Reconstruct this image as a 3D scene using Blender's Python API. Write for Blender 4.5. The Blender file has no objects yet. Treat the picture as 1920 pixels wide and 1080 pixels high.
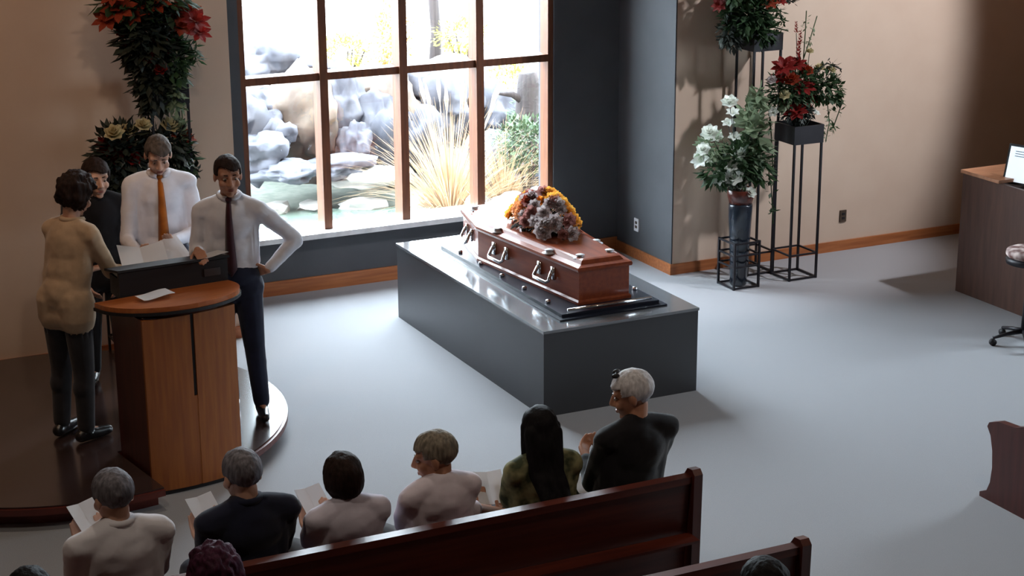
import bpy, bmesh, math, random
from mathutils import Vector, Matrix, Euler, noise
random.seed(7)
S = bpy.context.scene
COL = S.collection
PI = math.pi
V = Vector

# ------------------------------------------------------------------ camera
CAMPOS = V((-2.0895, -13.1113, 4.3798))
RI = V((0.8986413, -0.43865774, -0.00481636)); UP = V((0.12807131, 0.25183653, 0.9592581)); FW = V((0.41957306, 0.86264579, -0.28249018))
FPX = 3339.5
cd = bpy.data.cameras.new('camera'); cam = bpy.data.objects.new('camera', cd); COL.objects.link(cam)
cd.sensor_width = 36; cd.lens = FPX * 36 / 1920; cd.clip_end = 200
m = Matrix((RI, UP, -FW)).transposed().to_4x4(); m.translation = CAMPOS
cam.matrix_world = m
S.camera = cam

def at(px, py, Y):                     # point of the vertical plane y = Y seen at a pixel of the photo
    d = FW + RI * ((px - 960) / FPX) - UP * ((py - 540) / FPX)
    return CAMPOS + d * ((Y - CAMPOS.y) / d.y)

# ------------------------------------------------------------------ view, world, sun, daylight
S.view_settings.view_transform = 'Standard'; S.view_settings.look = 'None'
S.view_settings.gamma = 1; S.view_settings.use_curve_mapping = False
S.view_settings.exposure = 0.9
w = bpy.data.worlds.new('sky'); S.world = w; w.use_nodes = True
nt = w.node_tree; bg = nt.nodes['Background']
bg.inputs['Color'].default_value = (0.80, 0.90, 1.0, 1); bg.inputs['Strength'].default_value = 16.8
def area(name, loc, rot, sx, sy, power, color, portal=False):
    l = bpy.data.lights.new(name, 'AREA'); l.shape = 'RECTANGLE'; l.size = sx; l.size_y = sy
    l.energy = power; l.color = color
    if portal: l.cycles.is_portal = True
    o = bpy.data.objects.new(name, l); o.location = loc; o.rotation_euler = rot; COL.objects.link(o); return o
area('daylight_portal', (3.74, 1.3, 2.87), (-PI/2, 0, 0), 3.0, 4.75, 1, (1, 1, 1), True)
area('daylight_portal', (10.93, -4.1, 2.4), (0, PI/2, 0), 2.5, 1.7, 1, (1, 1, 1), True)
sl = bpy.data.lights.new('sun', 'SUN'); sl.energy = 5; sl.angle = 0.02; sl.color = (1, 0.96, 0.9)
so = bpy.data.objects.new('sun', sl); so.rotation_euler = (math.radians(28), math.radians(-22), 0); COL.objects.link(so)
for x, y, p in ((-1.2, -6.5, 7), (3.5, -7.8, 9), (0.2, -3.6, 7)):  # unseen overhead spots added for soft warm ambient light
    l = bpy.data.lights.new('ambient_spot', 'SPOT'); l.energy = p * 8; l.spot_size = 2.2; l.spot_blend = 0.8
    l.color = (1, 0.84, 0.68); l.shadow_soft_size = 0.12
    o = bpy.data.objects.new('ambient_spot', l); o.location = (x, y, 5.35); COL.objects.link(o)

def spot(loc, aim, e, col, size, blend=.8, rad=.12):
    l = bpy.data.lights.new('fill_spot', 'SPOT'); l.energy = e; l.spot_size = size; l.spot_blend = blend; l.color = col; l.shadow_soft_size = rad
    o = bpy.data.objects.new('fill_spot', l); o.location = loc; COL.objects.link(o)
    o.rotation_euler = (V(aim)-V(loc)).to_track_quat('-Z', 'Y').to_euler()
spot((9.3, -3.6, 5.2), (7.0, 0, 1.7), 560, (.92, .93, 1), .84, .5, .12)      # unseen spot added to brighten the right wall behind the flower stands
spot((9.9, -1.6, 5.3), (9.6, 0, 1.2), 20, (1, .55, .28), 1.5)  # low warm fill added for the right end of the wall, source unseen
spot((-1.4, -2.6, 5.3), (-.6, 0, 1.8), 58, (1, .58, .34), 1.5)  # unseen warm fill, added to lift the dark left wall
spot((1.0, -4.6, 5.3), (1.2, 0, 2.2), 60, (1, .8, .64), .8)  # mild fill added for the wall behind the left flowers, no visible lamp
# ------------------------------------------------------------------ materials
def lin(c):
    return tuple(((v/255)/12.92 if v/255 <= .04045 else ((v/255+.055)/1.055)**2.4) for v in c) + (1,)
def mat(name, rgb, rough=.6, metal=0, spec=.5, rgb2=None, scale=8, stretch=(1, 1, 1), bump=0, detail=4, coat=0, emit=None, sheen=0):
    mt = bpy.data.materials.new(name); mt.use_nodes = True
    n = mt.node_tree; b = n.nodes['Principled BSDF']
    b.inputs['Base Color'].default_value = lin(rgb); b.inputs['Roughness'].default_value = rough
    b.inputs['Metallic'].default_value = metal; b.inputs['Specular IOR Level'].default_value = spec
    b.inputs['Coat Weight'].default_value = coat
    if coat: b.inputs['Coat Roughness'].default_value = 0.12
    if sheen: b.inputs['Sheen Weight'].default_value = sheen
    if emit:
        b.inputs['Emission Color'].default_value = lin(rgb); b.inputs['Emission Strength'].default_value = emit
    tc = n.nodes.new('ShaderNodeTexCoord'); mp = n.nodes.new('ShaderNodeMapping'); mp.inputs['Scale'].default_value = stretch
    nz = n.nodes.new('ShaderNodeTexNoise'); nz.inputs['Scale'].default_value = scale; nz.inputs['Detail'].default_value = detail
    n.links.new(tc.outputs['Object'], mp.inputs['Vector']); n.links.new(mp.outputs['Vector'], nz.inputs['Vector'])
    if rgb2 is None: rgb2 = tuple(v * .9 for v in rgb)
    cr = n.nodes.new('ShaderNodeValToRGB'); cr.color_ramp.elements[0].position = .35; cr.color_ramp.elements[1].position = .65
    cr.color_ramp.elements[0].color = lin(rgb2); cr.color_ramp.elements[1].color = lin(rgb)
    n.links.new(nz.outputs['Fac'], cr.inputs['Fac']); n.links.new(cr.outputs['Color'], b.inputs['Base Color'])
    if bump:
        bp = n.nodes.new('ShaderNodeBump'); bp.inputs['Strength'].default_value = bump; bp.inputs['Distance'].default_value = .01
        n.links.new(nz.outputs['Fac'], bp.inputs['Height']); n.links.new(bp.outputs['Normal'], b.inputs['Normal'])
    return mt
M = {}
M['carpet'] = mat('carpet', (166, 167, 170), .95, rgb2=(156, 157, 161), scale=260, bump=.3, spec=.1)
M['beige'] = mat('beige_paint', (204, 182, 163), .85, rgb2=(200, 177, 158), scale=3, spec=.2)
M['brown_wall'] = mat('brown_wall', (112, 84, 62), .85, scale=3)
M['grey_wall'] = mat('grey_paint', (84, 86, 90), .85, rgb2=(80, 82, 86), scale=3, spec=.2)
M['ceiling'] = mat('ceiling_paint', (112, 82, 60), .9)
M['oak'] = mat('oak_trim', (176, 108, 62), .45, rgb2=(150, 86, 46), scale=6, stretch=(.4, 6, 6), bump=.05)
M['frame'] = mat('window_timber', (116, 68, 40), .45, rgb2=(94, 52, 30), scale=6, stretch=(6, 6, .6))
M['sill'] = mat('sill_white_gloss', (226, 226, 226), .25, coat=.4)
M['lectern'] = mat('lectern_veneer', (166, 98, 40), .45, rgb2=(146, 80, 34), scale=5, stretch=(7, 7, .5), bump=.03)
M['lectern_top'] = mat('lectern_top_wood', (196, 112, 52), .3, rgb2=(176, 94, 44), scale=5, stretch=(1, 8, 8), coat=.3)
M['pew'] = mat('pew_mahogany', (96, 38, 24), .45, rgb2=(74, 26, 17), scale=4, stretch=(.5, 6, 6), coat=.06, bump=.03)
M['pew_end'] = mat('pew_end_wood', (88, 38, 30), .4, rgb2=(72, 28, 22), scale=4, stretch=(6, 6, .6), coat=.2)
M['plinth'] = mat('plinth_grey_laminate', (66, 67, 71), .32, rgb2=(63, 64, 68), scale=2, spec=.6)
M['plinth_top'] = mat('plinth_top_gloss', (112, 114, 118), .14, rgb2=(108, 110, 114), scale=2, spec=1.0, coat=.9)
M['plate'] = mat('black_plate', (34, 38, 50), .3, rgb2=(28, 32, 44), scale=4, coat=.2)
M['coffin'] = mat('coffin_varnish', (150, 70, 34), .34, rgb2=(128, 54, 26), scale=4, stretch=(7, .6, 7), coat=.3, bump=.02)
M['chrome'] = mat('chrome', (232, 232, 236), .15, 1)
M['black_metal'] = mat('black_metal', (34, 32, 38), .45, .3, rgb2=(26, 24, 30))
M['black'] = mat('black_matte', (24, 22, 26), .6)
M['desk'] = mat('desk_dark_wood', (92, 60, 46), .5, rgb2=(74, 46, 36), scale=4, stretch=(5, 5, .5))
M['desk_top'] = mat('desk_top_wood', (196, 142, 108), .4, rgb2=(176, 122, 90), scale=4, stretch=(.6, 6, 6))
M['dais_top'] = mat('dais_top', (62, 46, 44), .22, rgb2=(54, 40, 38), scale=3, coat=.6)
M['dais_edge'] = mat('dais_edge_redwood', (104, 40, 28), .4, rgb2=(84, 30, 22), scale=5)
M['paper'] = mat('paper', (240, 240, 242), .8, rgb2=(234, 234, 236), scale=2)
M['stone'] = mat('grey_stone', (93, 95, 104), .85, rgb2=(59, 60, 69), scale=3, detail=8, bump=.6)
M['stone_tan'] = mat('tan_stone', (109, 99, 90), .85, rgb2=(86, 75, 69), scale=3, detail=8, bump=.5)
M['limestone'] = mat('pale_limestone', (177, 175, 171), .85, rgb2=(165, 163, 159), scale=3, bump=.3)
M['gravel'] = mat('gravel', (152, 148, 142), .9, rgb2=(120, 116, 112), scale=30, bump=.5)
M['soil'] = mat('pale_ground', (124, 128, 118), .9, rgb2=(105, 112, 102), scale=12, bump=.4)
M['water'] = mat('pond_water', (112, 126, 116), .12, rgb2=(94, 108, 98), scale=4, bump=.15, spec=.8)
M['siding'] = mat('white_board', (190, 190, 188), .7, rgb2=(180, 180, 178), scale=4, stretch=(.5, 5, 5))
M['bark'] = mat('bark', (67, 59, 59), .9, rgb2=(45, 40, 41), scale=14, stretch=(2, 2, 0), bump=.7)
M['straw'] = mat('straw_grass', (188, 160, 126), .8, rgb2=(166, 134, 100), scale=5)
M['pampas'] = mat('pampas_plume', (196, 182, 172), .9, rgb2=(176, 160, 148), scale=20)
M['leaf_yellow'] = mat('leaf_yellow', (164, 158, 73), .7, rgb2=(140, 140, 59), scale=6)
M['leaf_orange'] = mat('leaf_orange', (180, 128, 67), .7, rgb2=(164, 108, 52), scale=6)
M['leaf_out'] = mat('leaf_outdoor_green', (78, 99, 67), .7, rgb2=(54, 75, 49), scale=6)
M['leaf'] = mat('leaf_green', (58, 84, 50), .6, rgb2=(38, 60, 36), scale=9)
M['leaf_pale'] = mat('leaf_pale', (138, 152, 122), .6, rgb2=(112, 130, 100), scale=9)
M['leaf_dark'] = mat('leaf_dark', (36, 46, 36), .6, rgb2=(26, 34, 28), scale=9)
M['red'] = mat('petal_red', (150, 34, 28), .6, rgb2=(120, 22, 20), scale=20)
M['rust'] = mat('petal_rust', (164, 66, 36), .6, rgb2=(134, 46, 28), scale=20)
M['white_petal'] = mat('petal_white', (240, 242, 236), .6, rgb2=(226, 230, 220), scale=20)
M['cream'] = mat('petal_cream', (214, 202, 164), .6, rgb2=(196, 184, 140), scale=20)
M['yellow'] = mat('petal_yellow', (255, 204, 96), .6, rgb2=(248, 184, 74), scale=20)
M['peach'] = mat('petal_peach', (240, 176, 116), .6, rgb2=(222, 146, 96), scale=20)
M['mauve'] = mat('petal_mauve', (206, 156, 148), .6, rgb2=(176, 120, 112), scale=20)
M['dusty'] = mat('petal_dusty_grey', (216, 204, 202), .6, rgb2=(190, 176, 174), scale=20)
M['vase'] = mat('vase_dark_glaze', (38, 48, 58), .18, rgb2=(28, 34, 44), scale=6, coat=.5)
M['vase_neck'] = mat('vase_brown_glaze', (92, 42, 32), .25, rgb2=(70, 30, 24), scale=8, coat=.4)
M['white_plastic'] = mat('white_plastic', (228, 228, 232), .4)
M['brown_plastic'] = mat('brown_plastic', (78, 64, 52), .5)
M['screen'] = mat('lit_screen', (214, 224, 232), .4, rgb2=(206, 218, 228), scale=3, emit=.55)
M['screen_text'] = mat('screen_text', (120, 140, 160), .5)
M['eye_white'] = mat('eye_white', (168, 152, 142), .4)
M['iris'] = mat('iris', (52, 36, 28), .3)
M['lip'] = mat('lip', (150, 86, 76), .5)
def cloth(name, rgb, k=.86): return mat(name, rgb, .9, rgb2=tuple(v*k for v in rgb), scale=14, bump=.15, spec=.15, sheen=.2)
def skin(name, rgb): return mat(name, rgb, .55, rgb2=tuple(v*.93 for v in rgb), scale=10)
def hairm(name, rgb, k=.7): return mat(name, rgb, .7, spec=.15, rgb2=tuple(v*k for v in rgb), scale=30, stretch=(2, 2, .5), bump=.5)
M['skin'] = skin('skin_light', (206, 162, 140)); M['skin_tan'] = skin('skin_tan', (184, 132, 106))
def translucent(k, f=.4):
    n = M[k].node_tree; b = n.nodes['Principled BSDF']; out = n.nodes['Material Output']
    t_ = n.nodes.new('ShaderNodeBsdfTranslucent'); x_ = n.nodes.new('ShaderNodeMixShader'); x_.inputs['Fac'].default_value = f
    src = b.inputs['Base Color'].links[0].from_socket
    n.links.new(src, t_.inputs['Color']); n.links.new(b.outputs[0], x_.inputs[1]); n.links.new(t_.outputs[0], x_.inputs[2]); n.links.new(x_.outputs[0], out.inputs['Surface'])
for k in ('paper', 'white_petal', 'cream', 'yellow', 'peach', 'mauve', 'dusty', 'red', 'rust', 'leaf', 'leaf_pale', 'leaf_yellow', 'leaf_orange', 'straw', 'pampas'): translucent(k)
gl = bpy.data.materials.new('window_glass'); gl.use_nodes = True
n = gl.node_tree; n.nodes.clear()
ou = n.nodes.new('ShaderNodeOutputMaterial'); mx = n.nodes.new('ShaderNodeMixShader'); tr = n.nodes.new('ShaderNodeBsdfTransparent'); gs = n.nodes.new('ShaderNodeBsdfGlossy')
gs.inputs['Roughness'].default_value = .02; tr.inputs['Color'].default_value = (.96, .98, .98, 1); mx.inputs['Fac'].default_value = .05
n.links.new(tr.outputs[0], mx.inputs[1]); n.links.new(gs.outputs[0], mx.inputs[2]); n.links.new(mx.outputs[0], ou.inputs['Surface'])
M['glass'] = gl

# ------------------------------------------------------------------ mesh helpers
def box(bm, lo, hi, mtx=None):
    vs = [bm.verts.new((x, y, z)) for x in (lo[0], hi[0]) for y in (lo[1], hi[1]) for z in (lo[2], hi[2])]
    for f in ((0, 1, 3, 2), (4, 6, 7, 5), (0, 4, 5, 1), (2, 3, 7, 6), (0, 2, 6, 4), (1, 5, 7, 3)): bm.faces.new([vs[i] for i in f])
    if mtx: bmesh.ops.transform(bm, matrix=mtx, verts=vs)
    return vs
def tube(bm, pts, rads, seg=8, caps=True):
    pts = [V(p) for p in pts]
    if isinstance(rads, (int, float)): rads = [rads] * len(pts)
    rings = []; ref = None
    for i, p in enumerate(pts):
        d = (pts[min(i+1, len(pts)-1)] - pts[max(i-1, 0)]).normalized()
        if ref is None: ref = V((0, 0, 1)) if abs(d.z) < .9 else V((1, 0, 0))
        a = d.cross(ref).normalized(); b = a.cross(d).normalized(); ref = b
        rings.append([bm.verts.new(p + (a*math.cos(t*2*PI/seg) + b*math.sin(t*2*PI/seg))*rads[i]) for t in range(seg)])
    for r0, r1 in zip(rings, rings[1:]):
        for t in range(seg): bm.faces.new((r0[t], r0[(t+1) % seg], r1[(t+1) % seg], r1[t]))
    if caps:
        bm.faces.new(rings[0][::-1]); bm.faces.new(rings[-1])
def lathe(bm, prof, c=(0, 0, 0), seg=24):
    rings = [[bm.verts.new((c[0]+r*math.cos(t*2*PI/seg), c[1]+r*math.sin(t*2*PI/seg), c[2]+z)) for t in range(seg)] for r, z in prof]
    for r0, r1 in zip(rings, rings[1:]):
        for t in range(seg): bm.faces.new((r0[t], r0[(t+1) % seg], r1[(t+1) % seg], r1[t]))
    bm.faces.new(rings[0][::-1]); bm.faces.new(rings[-1])
def prism(bm, pts2, z0, z1):
    a = [bm.verts.new((x, y, z0)) for x, y in pts2]; b = [bm.verts.new((x, y, z1)) for x, y in pts2]
    bm.faces.new(a[::-1]); bm.faces.new(b)
    for i in range(len(a)):
        j = (i+1) % len(a); bm.faces.new((a[i], a[j], b[j], b[i]))
    return a, b
def ell(bm, c, r, rot=None, sub=3):
    res = bmesh.ops.create_icosphere(bm, subdivisions=sub, radius=1)
    mt = Matrix.Translation(V(c)) @ (rot.to_4x4() if rot else Matrix()) @ Matrix.Diagonal((r[0], r[1], r[2], 1))
    bmesh.ops.transform(bm, matrix=mt, verts=res['verts']); return res['verts']
def cap(bm, a, b, ra, rb):
    a = V(a); b = V(b); tube(bm, [a, b], [ra, rb], 14)
    ell(bm, a, (ra,)*3, sub=2); ell(bm, b, (rb,)*3, sub=2)
def obj(name, bm, mt, parent=None, smooth=False, bevel=0, loc=None):
    if bevel:
        bmesh.ops.bevel(bm, geom=[e for e in bm.edges], offset=bevel, segments=2, affect='EDGES', profile=.6)
    bmesh.ops.recalc_face_normals(bm, faces=bm.faces)
    me = bpy.data.meshes.new(name); bm.to_mesh(me); bm.free()
    for m_ in (mt if isinstance(mt, (list, tuple)) else [mt]): me.materials.append(m_)
    if smooth:
        for p in me.polygons: p.use_smooth = True
    o = bpy.data.objects.new(name, me); COL.objects.link(o)
    if parent: o.parent = parent
    if loc: o.location = loc
    return o
def tag(o, label=None, cat=None, group=None, kind=None):
    for k, v in (('label', label), ('category', cat), ('group', group), ('kind', kind)):
        if v: o[k] = v
    return o
def thing(name, label, cat, loc=(0, 0, 0), rz=0, group=None):
    o = bpy.data.objects.new(name, None); COL.objects.link(o); o.location = loc; o.rotation_euler = (0, 0, rz)
    return tag(o, label, cat, group)
def st(name, bm, mt, parent=None):
    o = obj(name, bm, mt, parent)
    if not parent: o['kind'] = 'structure'
    return o
def B(*boxes):
    bm = bmesh.new()
    for lo, hi in boxes: box(bm, lo, hi)
    return bm

# ------------------------------------------------------------------ room shell
XL, XR, D = 1.898, 5.876, 0.985
X0, X1, Y0, ZC = -3.6, 10.3, -17.0, 5.5
st('floor', B(((X0-.3, Y0-.3, -.2), (X1+.8, 0, 0)), ((XL, 0, -.2), (XR, D+.2, 0))), M['carpet'])
st('ceiling', B(((X0-.3, Y0-.3, ZC), (X1+.8, D+.45, ZC+.25))), M['ceiling'])
st('wall_back_left', B(((X0-.3, 0, 0), (XL, .3, ZC))), M['beige'])
st('wall_back_right', B(((XR, 0, 0), (X1+.8, .3, ZC))), M['beige'])
wx0, wx1, wz0, wz1 = 2.284, 5.195, .53, 5.2
st('wall_recess_back', B(((XL-.2, D, 0), (XR+.2, D+.3, wz0-.03)), ((XL-.2, D, wz1), (XR+.2, D+.3, ZC)), ((XL-.2, D, wz0-.03), (wx0, D+.3, wz1)), ((wx1, D, wz0-.03), (XR+.2, D+.3, wz1))), M['grey_wall'])
st('wall_recess_left', B(((XL-.02, 0.003, 0), (XL+.004, D, ZC))), M['grey_wall'])
st('wall_recess_right', B(((XR-.012, 0.003, 0), (XR+.02, D, ZC))), M['grey_wall'])
st('wall_left', B(((X0-.3, Y0, 0), (X0, 0, ZC))), M['brown_wall'])
st('wall_front', B(((X0-.3, Y0-.3, 0), (X1+.8, Y0, ZC))), M['brown_wall'])
ry0, ry1, rz0, rz1 = -4.9, -3.3, 1.2, 3.6
st('wall_right', B(((X1, Y0, 0), (X1+.6, ry0, ZC)), ((X1, ry1, 0), (X1+.6, 0, ZC)), ((X1, ry0, 0), (X1+.6, ry1, rz0)), ((X1, ry0, rz1), (X1+.6, ry1, ZC))), M['brown_wall'])
# baseboards
bh = .095
st('baseboard_back_left', B(((X0, -.018, 0), (XL, 0, bh))), M['oak'])
st('baseboard_back_right', B(((XR-.012, -.018, 0), (X1, 0, bh))), M['oak'])
st('baseboard_recess_back', B(((XL, D-.018, 0), (XR-.02, D, bh+.03))), M['oak'])
st('baseboard_recess_right', B(((XR-.03, -.018, 0), (XR-.012, D-.018, bh))), M['oak'])
st('baseboard_left', B(((X0, Y0, 0), (X0+.018, -.02, bh))), M['oak'])
st('baseboard_right', B(((X1-.018, Y0, 0), (X1, -.02, bh))), M['oak'])
# window_1
win = bpy.data.objects.new('window_1', None); COL.objects.link(win); win['kind'] = 'structure'; win.location = (wx0, D, wz0)
def wp(name, lo, hi, mt):
    o = obj(name, B(((lo[0]-wx0, lo[1]-D, lo[2]-wz0), (hi[0]-wx0, hi[1]-D, hi[2]-wz0))), mt, win); return o
ms = (wx1-wx0)/4; fy0, fy1 = D+.02, D+.17
wp('side_jamb', (wx0, fy0, wz0), (wx0+.05, fy1, wz1), M['frame'])
wp('side_jamb', (wx1-.05, fy0, wz0), (wx1, fy1, wz1), M['frame'])
wp('head_rail', (wx0+.05, fy0, wz1-.06), (wx1-.05, fy1, wz1), M['frame'])
for i in (1, 2, 3): wp('mullion', (wx0+ms*i-.036, fy0-.02, wz0), (wx0+ms*i+.036, fy1, wz1-.06), M['frame'])
zb = [wz0+.0, 1.853, 3.2, wz1-.06]
for zz in zb[1:3]:
    for i in range(4):
        wp('transom', (wx0+ms*i+(.05 if i == 0 else .036), fy0, zz-.032), (wx0+ms*(i+1)-(.05 if i == 3 else .036), fy1, zz+.032), M['frame'])
for i in range(4):
    for k in range(3):
        a, b = zb[k]+(.032 if k else .0), zb[k+1]-(.032 if k < 2 else 0)
        wp('pane', (wx0+ms*i+.04, D+.1, a), (wx0+ms*(i+1)-.04, D+.106, b), M['glass'])
st('trim_sill', B(((wx0-.06, D-.12, wz0-.045), (wx1+.06, D+.26, wz0))), M['sill'])
# window_2 in the right wall
w2 = bpy.data.objects.new('window_2', None); COL.objects.link(w2); w2['kind'] = 'structure'; w2.location = (X1+.4, ry0, rz0)
RW, RH = ry1-ry0, rz1-rz0
for lo, hi in (((0, 0, 0), (.08, .06, RH)), ((0, RW-.06, 0), (.08, RW, RH)), ((0, .06, RH-.06), (.08, RW-.06, RH)), ((0, .06, 0), (.08, RW-.06, .06)), ((0, RW/2-.03, .06), (.08, RW/2+.03, RH-.06))):
    obj('frame_rail', B((lo, hi)), M['frame'], w2)
obj('pane', B(((.03, .06, .06), (.036, RW/2-.03, RH-.06))), M['glass'], w2); obj('pane', B(((.03, RW/2+.03, .06), (.036, RW-.06, RH-.06))), M['glass'], w2)
# outlets
t = thing('wall_outlet', 'white double power outlet low on the grey recess wall', 'outlet', (XR-.012, .61, .32))
obj('face_plate', B(((-.012, -.04, -.06), (0, .04, .06))), M['white_plastic'], t)
for dz in (-.03, .01): obj('socket', B(((-.016, -.016, dz), (-.012, .016, dz+.024))), M['brown_plastic'], t)
t = thing('wall_outlet', 'small brown outlet plate low on the beige wall right of the flower stands', 'outlet', (7.71, 0, .33))
obj('face_plate', B(((-.035, -.012, -.055), (.035, 0, .055))), M['brown_plastic'], t)
for dz in (-.03, .01): obj('socket', B(((-.016, -.016, dz), (.016, -.012, dz+.022))), M['black'], t)

# ------------------------------------------------------------------ outdoors
def rock(name, c, r, mt, parent=None, sub=3, amp=.28, seed=0, rz=0):
    bm = bmesh.new(); bmesh.ops.create_icosphere(bm, subdivisions=sub, radius=1)
    off = V((seed*3.1, seed*1.7, seed*.9))
    for v in bm.verts:
        k = noise.noise(v.co*1.3+off)*amp*1.6 + noise.noise(v.co*3.5+off)*amp*.5
        k -= abs(noise.noise(v.co*2.2+off*2))*.22
        v.co = v.co*(1+k)
        v.co.x = round(v.co.x*3.2)/3.2*.35+v.co.x*.65; v.co.z = round(v.co.z*3)/3*.4+v.co.z*.6
    for v in bm.verts: v.co = V((v.co.x*r[0], v.co.y*r[1], v.co.z*r[2]))
    o = obj(name, bm, mt, parent, sub > 2); o.location = c; o.rotation_euler = (0, 0, rz); return o
st('ground', B(((-14, D+.3, -.35), (30, 5.6, -.05))), M['soil'])
st('ground_terrace', B(((-14, 5.6, -.35), (30, 9.2, .62))), M['gravel'])
# boarded garden wall
fc = thing('garden_wall', 'pale boarded wall of wide horizontal planks behind the rock garden', 'wall', (8, 9.0, .62))
random.seed(3)
for r_ in range(9):
    xs = -14
    while xs < 14:
        L = random.uniform(2.2, 3.6); y = random.uniform(-.006, .006)
        bm = bmesh.new(); box(bm, (xs, y, r_*.2), (min(xs+L-.008, 14), y+.05, r_*.2+.192))
        for v in bm.verts:
            if v.co.z < r_*.2+.01 and v.co.y < .02: v.co.y -= .03
        obj('plank', bm, M['siding'], fc); xs += L
# pond
pd = thing('garden_pond', 'shallow green pond rimmed with flat pale stones below the window', 'pond', (3.3, 2.85, -.05))
bm = bmesh.new(); pts = []
for i in range(28):
    a = i*2*PI/28; pts.append((1.9*math.cos(a)*(1+.1*math.sin(3*a)), 1.15*math.sin(a)*(1+.12*math.cos(2*a+1))))
prism(bm, pts, 0, .03); obj('water', bm, M['water'], pd)
for i in range(26):
    a = i*2*PI/26+random.uniform(-.05, .05); k = random.uniform(1.0, 1.1)
    p = (1.9*math.cos(a)*(1+.1*math.sin(3*a))*k, 1.15*math.sin(a)*(1+.12*math.cos(2*a+1))*k, .05)
    rock('stone', p, (random.uniform(.16, .3), random.uniform(.12, .2), random.uniform(.05, .1)), M['limestone'], pd, 2, .25, i, random.uniform(0, 3))
for i in range(7):
    rock('stone', (random.uniform(-1.2, 1.3), random.uniform(-.5, .6), .04), (random.uniform(.12, .26), random.uniform(.1, .18), .06), M['limestone'], pd, 2, .25, i+40, random.uniform(0, 3))
# rockery
rk = thing('rock_bank', 'grey and tan boulder bank with a dry cascade behind the pond', 'rocks', (4.6, 4.6, 0))
def rk_at(px, py, Y, r, mt, i): p = at(px, py, Y) - V((4.6, 4.6, 0)); return rock('boulder', p, r, mt, rk, 4, .3, i, random.uniform(-.4, .4))
for i, (px, py, Y, rx, rz, mt) in enumerate([
    (500, 110, 5.3, .34, .26, 'stone'), (565, 125, 5.4, .32, .14, 'stone'), (480, 200, 4.9, .26, .2, 'stone'), (505, 245, 4.6, .3, .24, 'stone'), (560, 225, 4.7, .42, .55, 'stone_tan'),
    (480, 290, 4.2, .32, .26, 'stone'), (545, 320, 3.9, .34, .12, 'stone'), (640, 205, 4.9, .26, .5, 'stone'), (690, 190, 5.1, .34, .3, 'stone_tan'), (665, 275, 4.5, .2, .3, 'stone'),
    (715, 260, 4.6, .3, .5, 'stone'), (735, 225, 4.8, .26, .6, 'stone_tan'), (630, 310, 4.1, .4, .12, 'stone'), (700, 330, 3.9, .42, .1, 'limestone'), (790, 170, 5.0, .32, .34, 'stone'),
    (830, 205, 4.8, .34, .42, 'stone'), (790, 255, 4.5, .3, .34, 'stone'), (880, 190, 5.0, .3, .34, 'stone'), (935, 220, 4.7, .3, .36, 'stone'), (850, 140, 5.4, .4, .2, 'limestone'),
    (650, 150, 5.5, .5, .14, 'limestone'), (750, 150, 5.5, .4, .12, 'limestone'), (985, 290, 3.9, .34, .24, 'stone'), (1010, 330, 3.4, .3, .16, 'stone'), (930, 300, 4.1, .3, .3, 'stone'), (430, 250, 4.6, .4, .5, 'stone'), (1080, 260, 4.2, .5, .4, 'stone')]):
    rk_at(px, py, Y, (rx, .35, rz), M[mt], i+1)
for i, (px, py, Y, rx, rz) in enumerate([(888, 396, 1.45, .10, .15), (960, 392, 1.5, .26, .17), (1015, 385, 1.6, .24, .2)]):
    o = rock('boulder', at(px, py, Y), (rx, .16, rz), M['limestone'], None, 3, .15, 80+i)
    o.location.z = rz*.6-.05
    tag(o, ['smallest rounded white boulder outside just left of the third window post', 'long white boulder outside behind the head of the coffin', 'tall white boulder outside by the right edge of the window'][i], 'boulder')
    o.location = at(px, py, Y); o.scale.z = 1
    # the boulder stands on a footing stone down to the ground
    h = o.location.z
    f = rock('footing_stone', (0, 0, -(h+.05)/2-rz*.2), (rx*1.1, .18, (h+.05)/2), M['limestone'], o, 2, .1, 90+i)
# blades
def blade(bm, p, d, L, wd, bend, seg=4):
    d = V(d).normalized(); side = d.cross(V((0, 0, 1)));
    side = side.normalized() if side.length > .01 else V((1, 0, 0))
    prev = None; q = V(p)
    for i in range(seg+1):
        k = i/seg; hw = wd*(1-k*.92)
        a, b = bm.verts.new(q-side*hw), bm.verts.new(q+side*hw)
        if prev: bm.faces.new((prev[0], prev[1], b, a))
        prev = (a, b); d = (d - V((0, 0, bend/seg))).normalized(); q = q + d*(L/seg)
def grass_clump(label, c, n, L, mt, plume=None, wd=.008, spread=.9):
    t = thing('ornamental_grass', label, 'grass', c); bm = bmesh.new()
    for i in range(n):
        a = random.uniform(0, 2*PI); e = random.uniform(.1, spread)
        d = (math.cos(a)*e, math.sin(a)*e, 1)
        blade(bm, (math.cos(a)*.08*e, math.sin(a)*.08*e, 0), d, L*random.uniform(.6, 1), wd, random.uniform(.5, 1.3), 5)
    tag(obj('blades', bm, mt, t), kind='stuff')
    if plume:
        for i in range(9):
            a = i*.7; e = random.uniform(.15, .55); p1 = V((math.cos(a)*e, math.sin(a)*e, 1.25))*L*.85
            bm = bmesh.new(); tube(bm, [(0, 0, .02), p1*.5, p1], [.006, .005, .004], 5)
            tube(bm, [p1*.78, p1*.88, p1], [.004, .024, .005], 6); obj('plume', bm, plume, t)
grass_clump('fountain of straw coloured grass with pale plumes outside the third pane', (at(845, 385, 2.75).x, 2.75, -.05), 520, 1.4, M['straw'], M['pampas'])
grass_clump('smaller straw coloured grass tuft outside the fourth pane', (at(945, 360, 3.1).x, 3.1, -.05), 260, 1.1, M['straw'])
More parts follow.
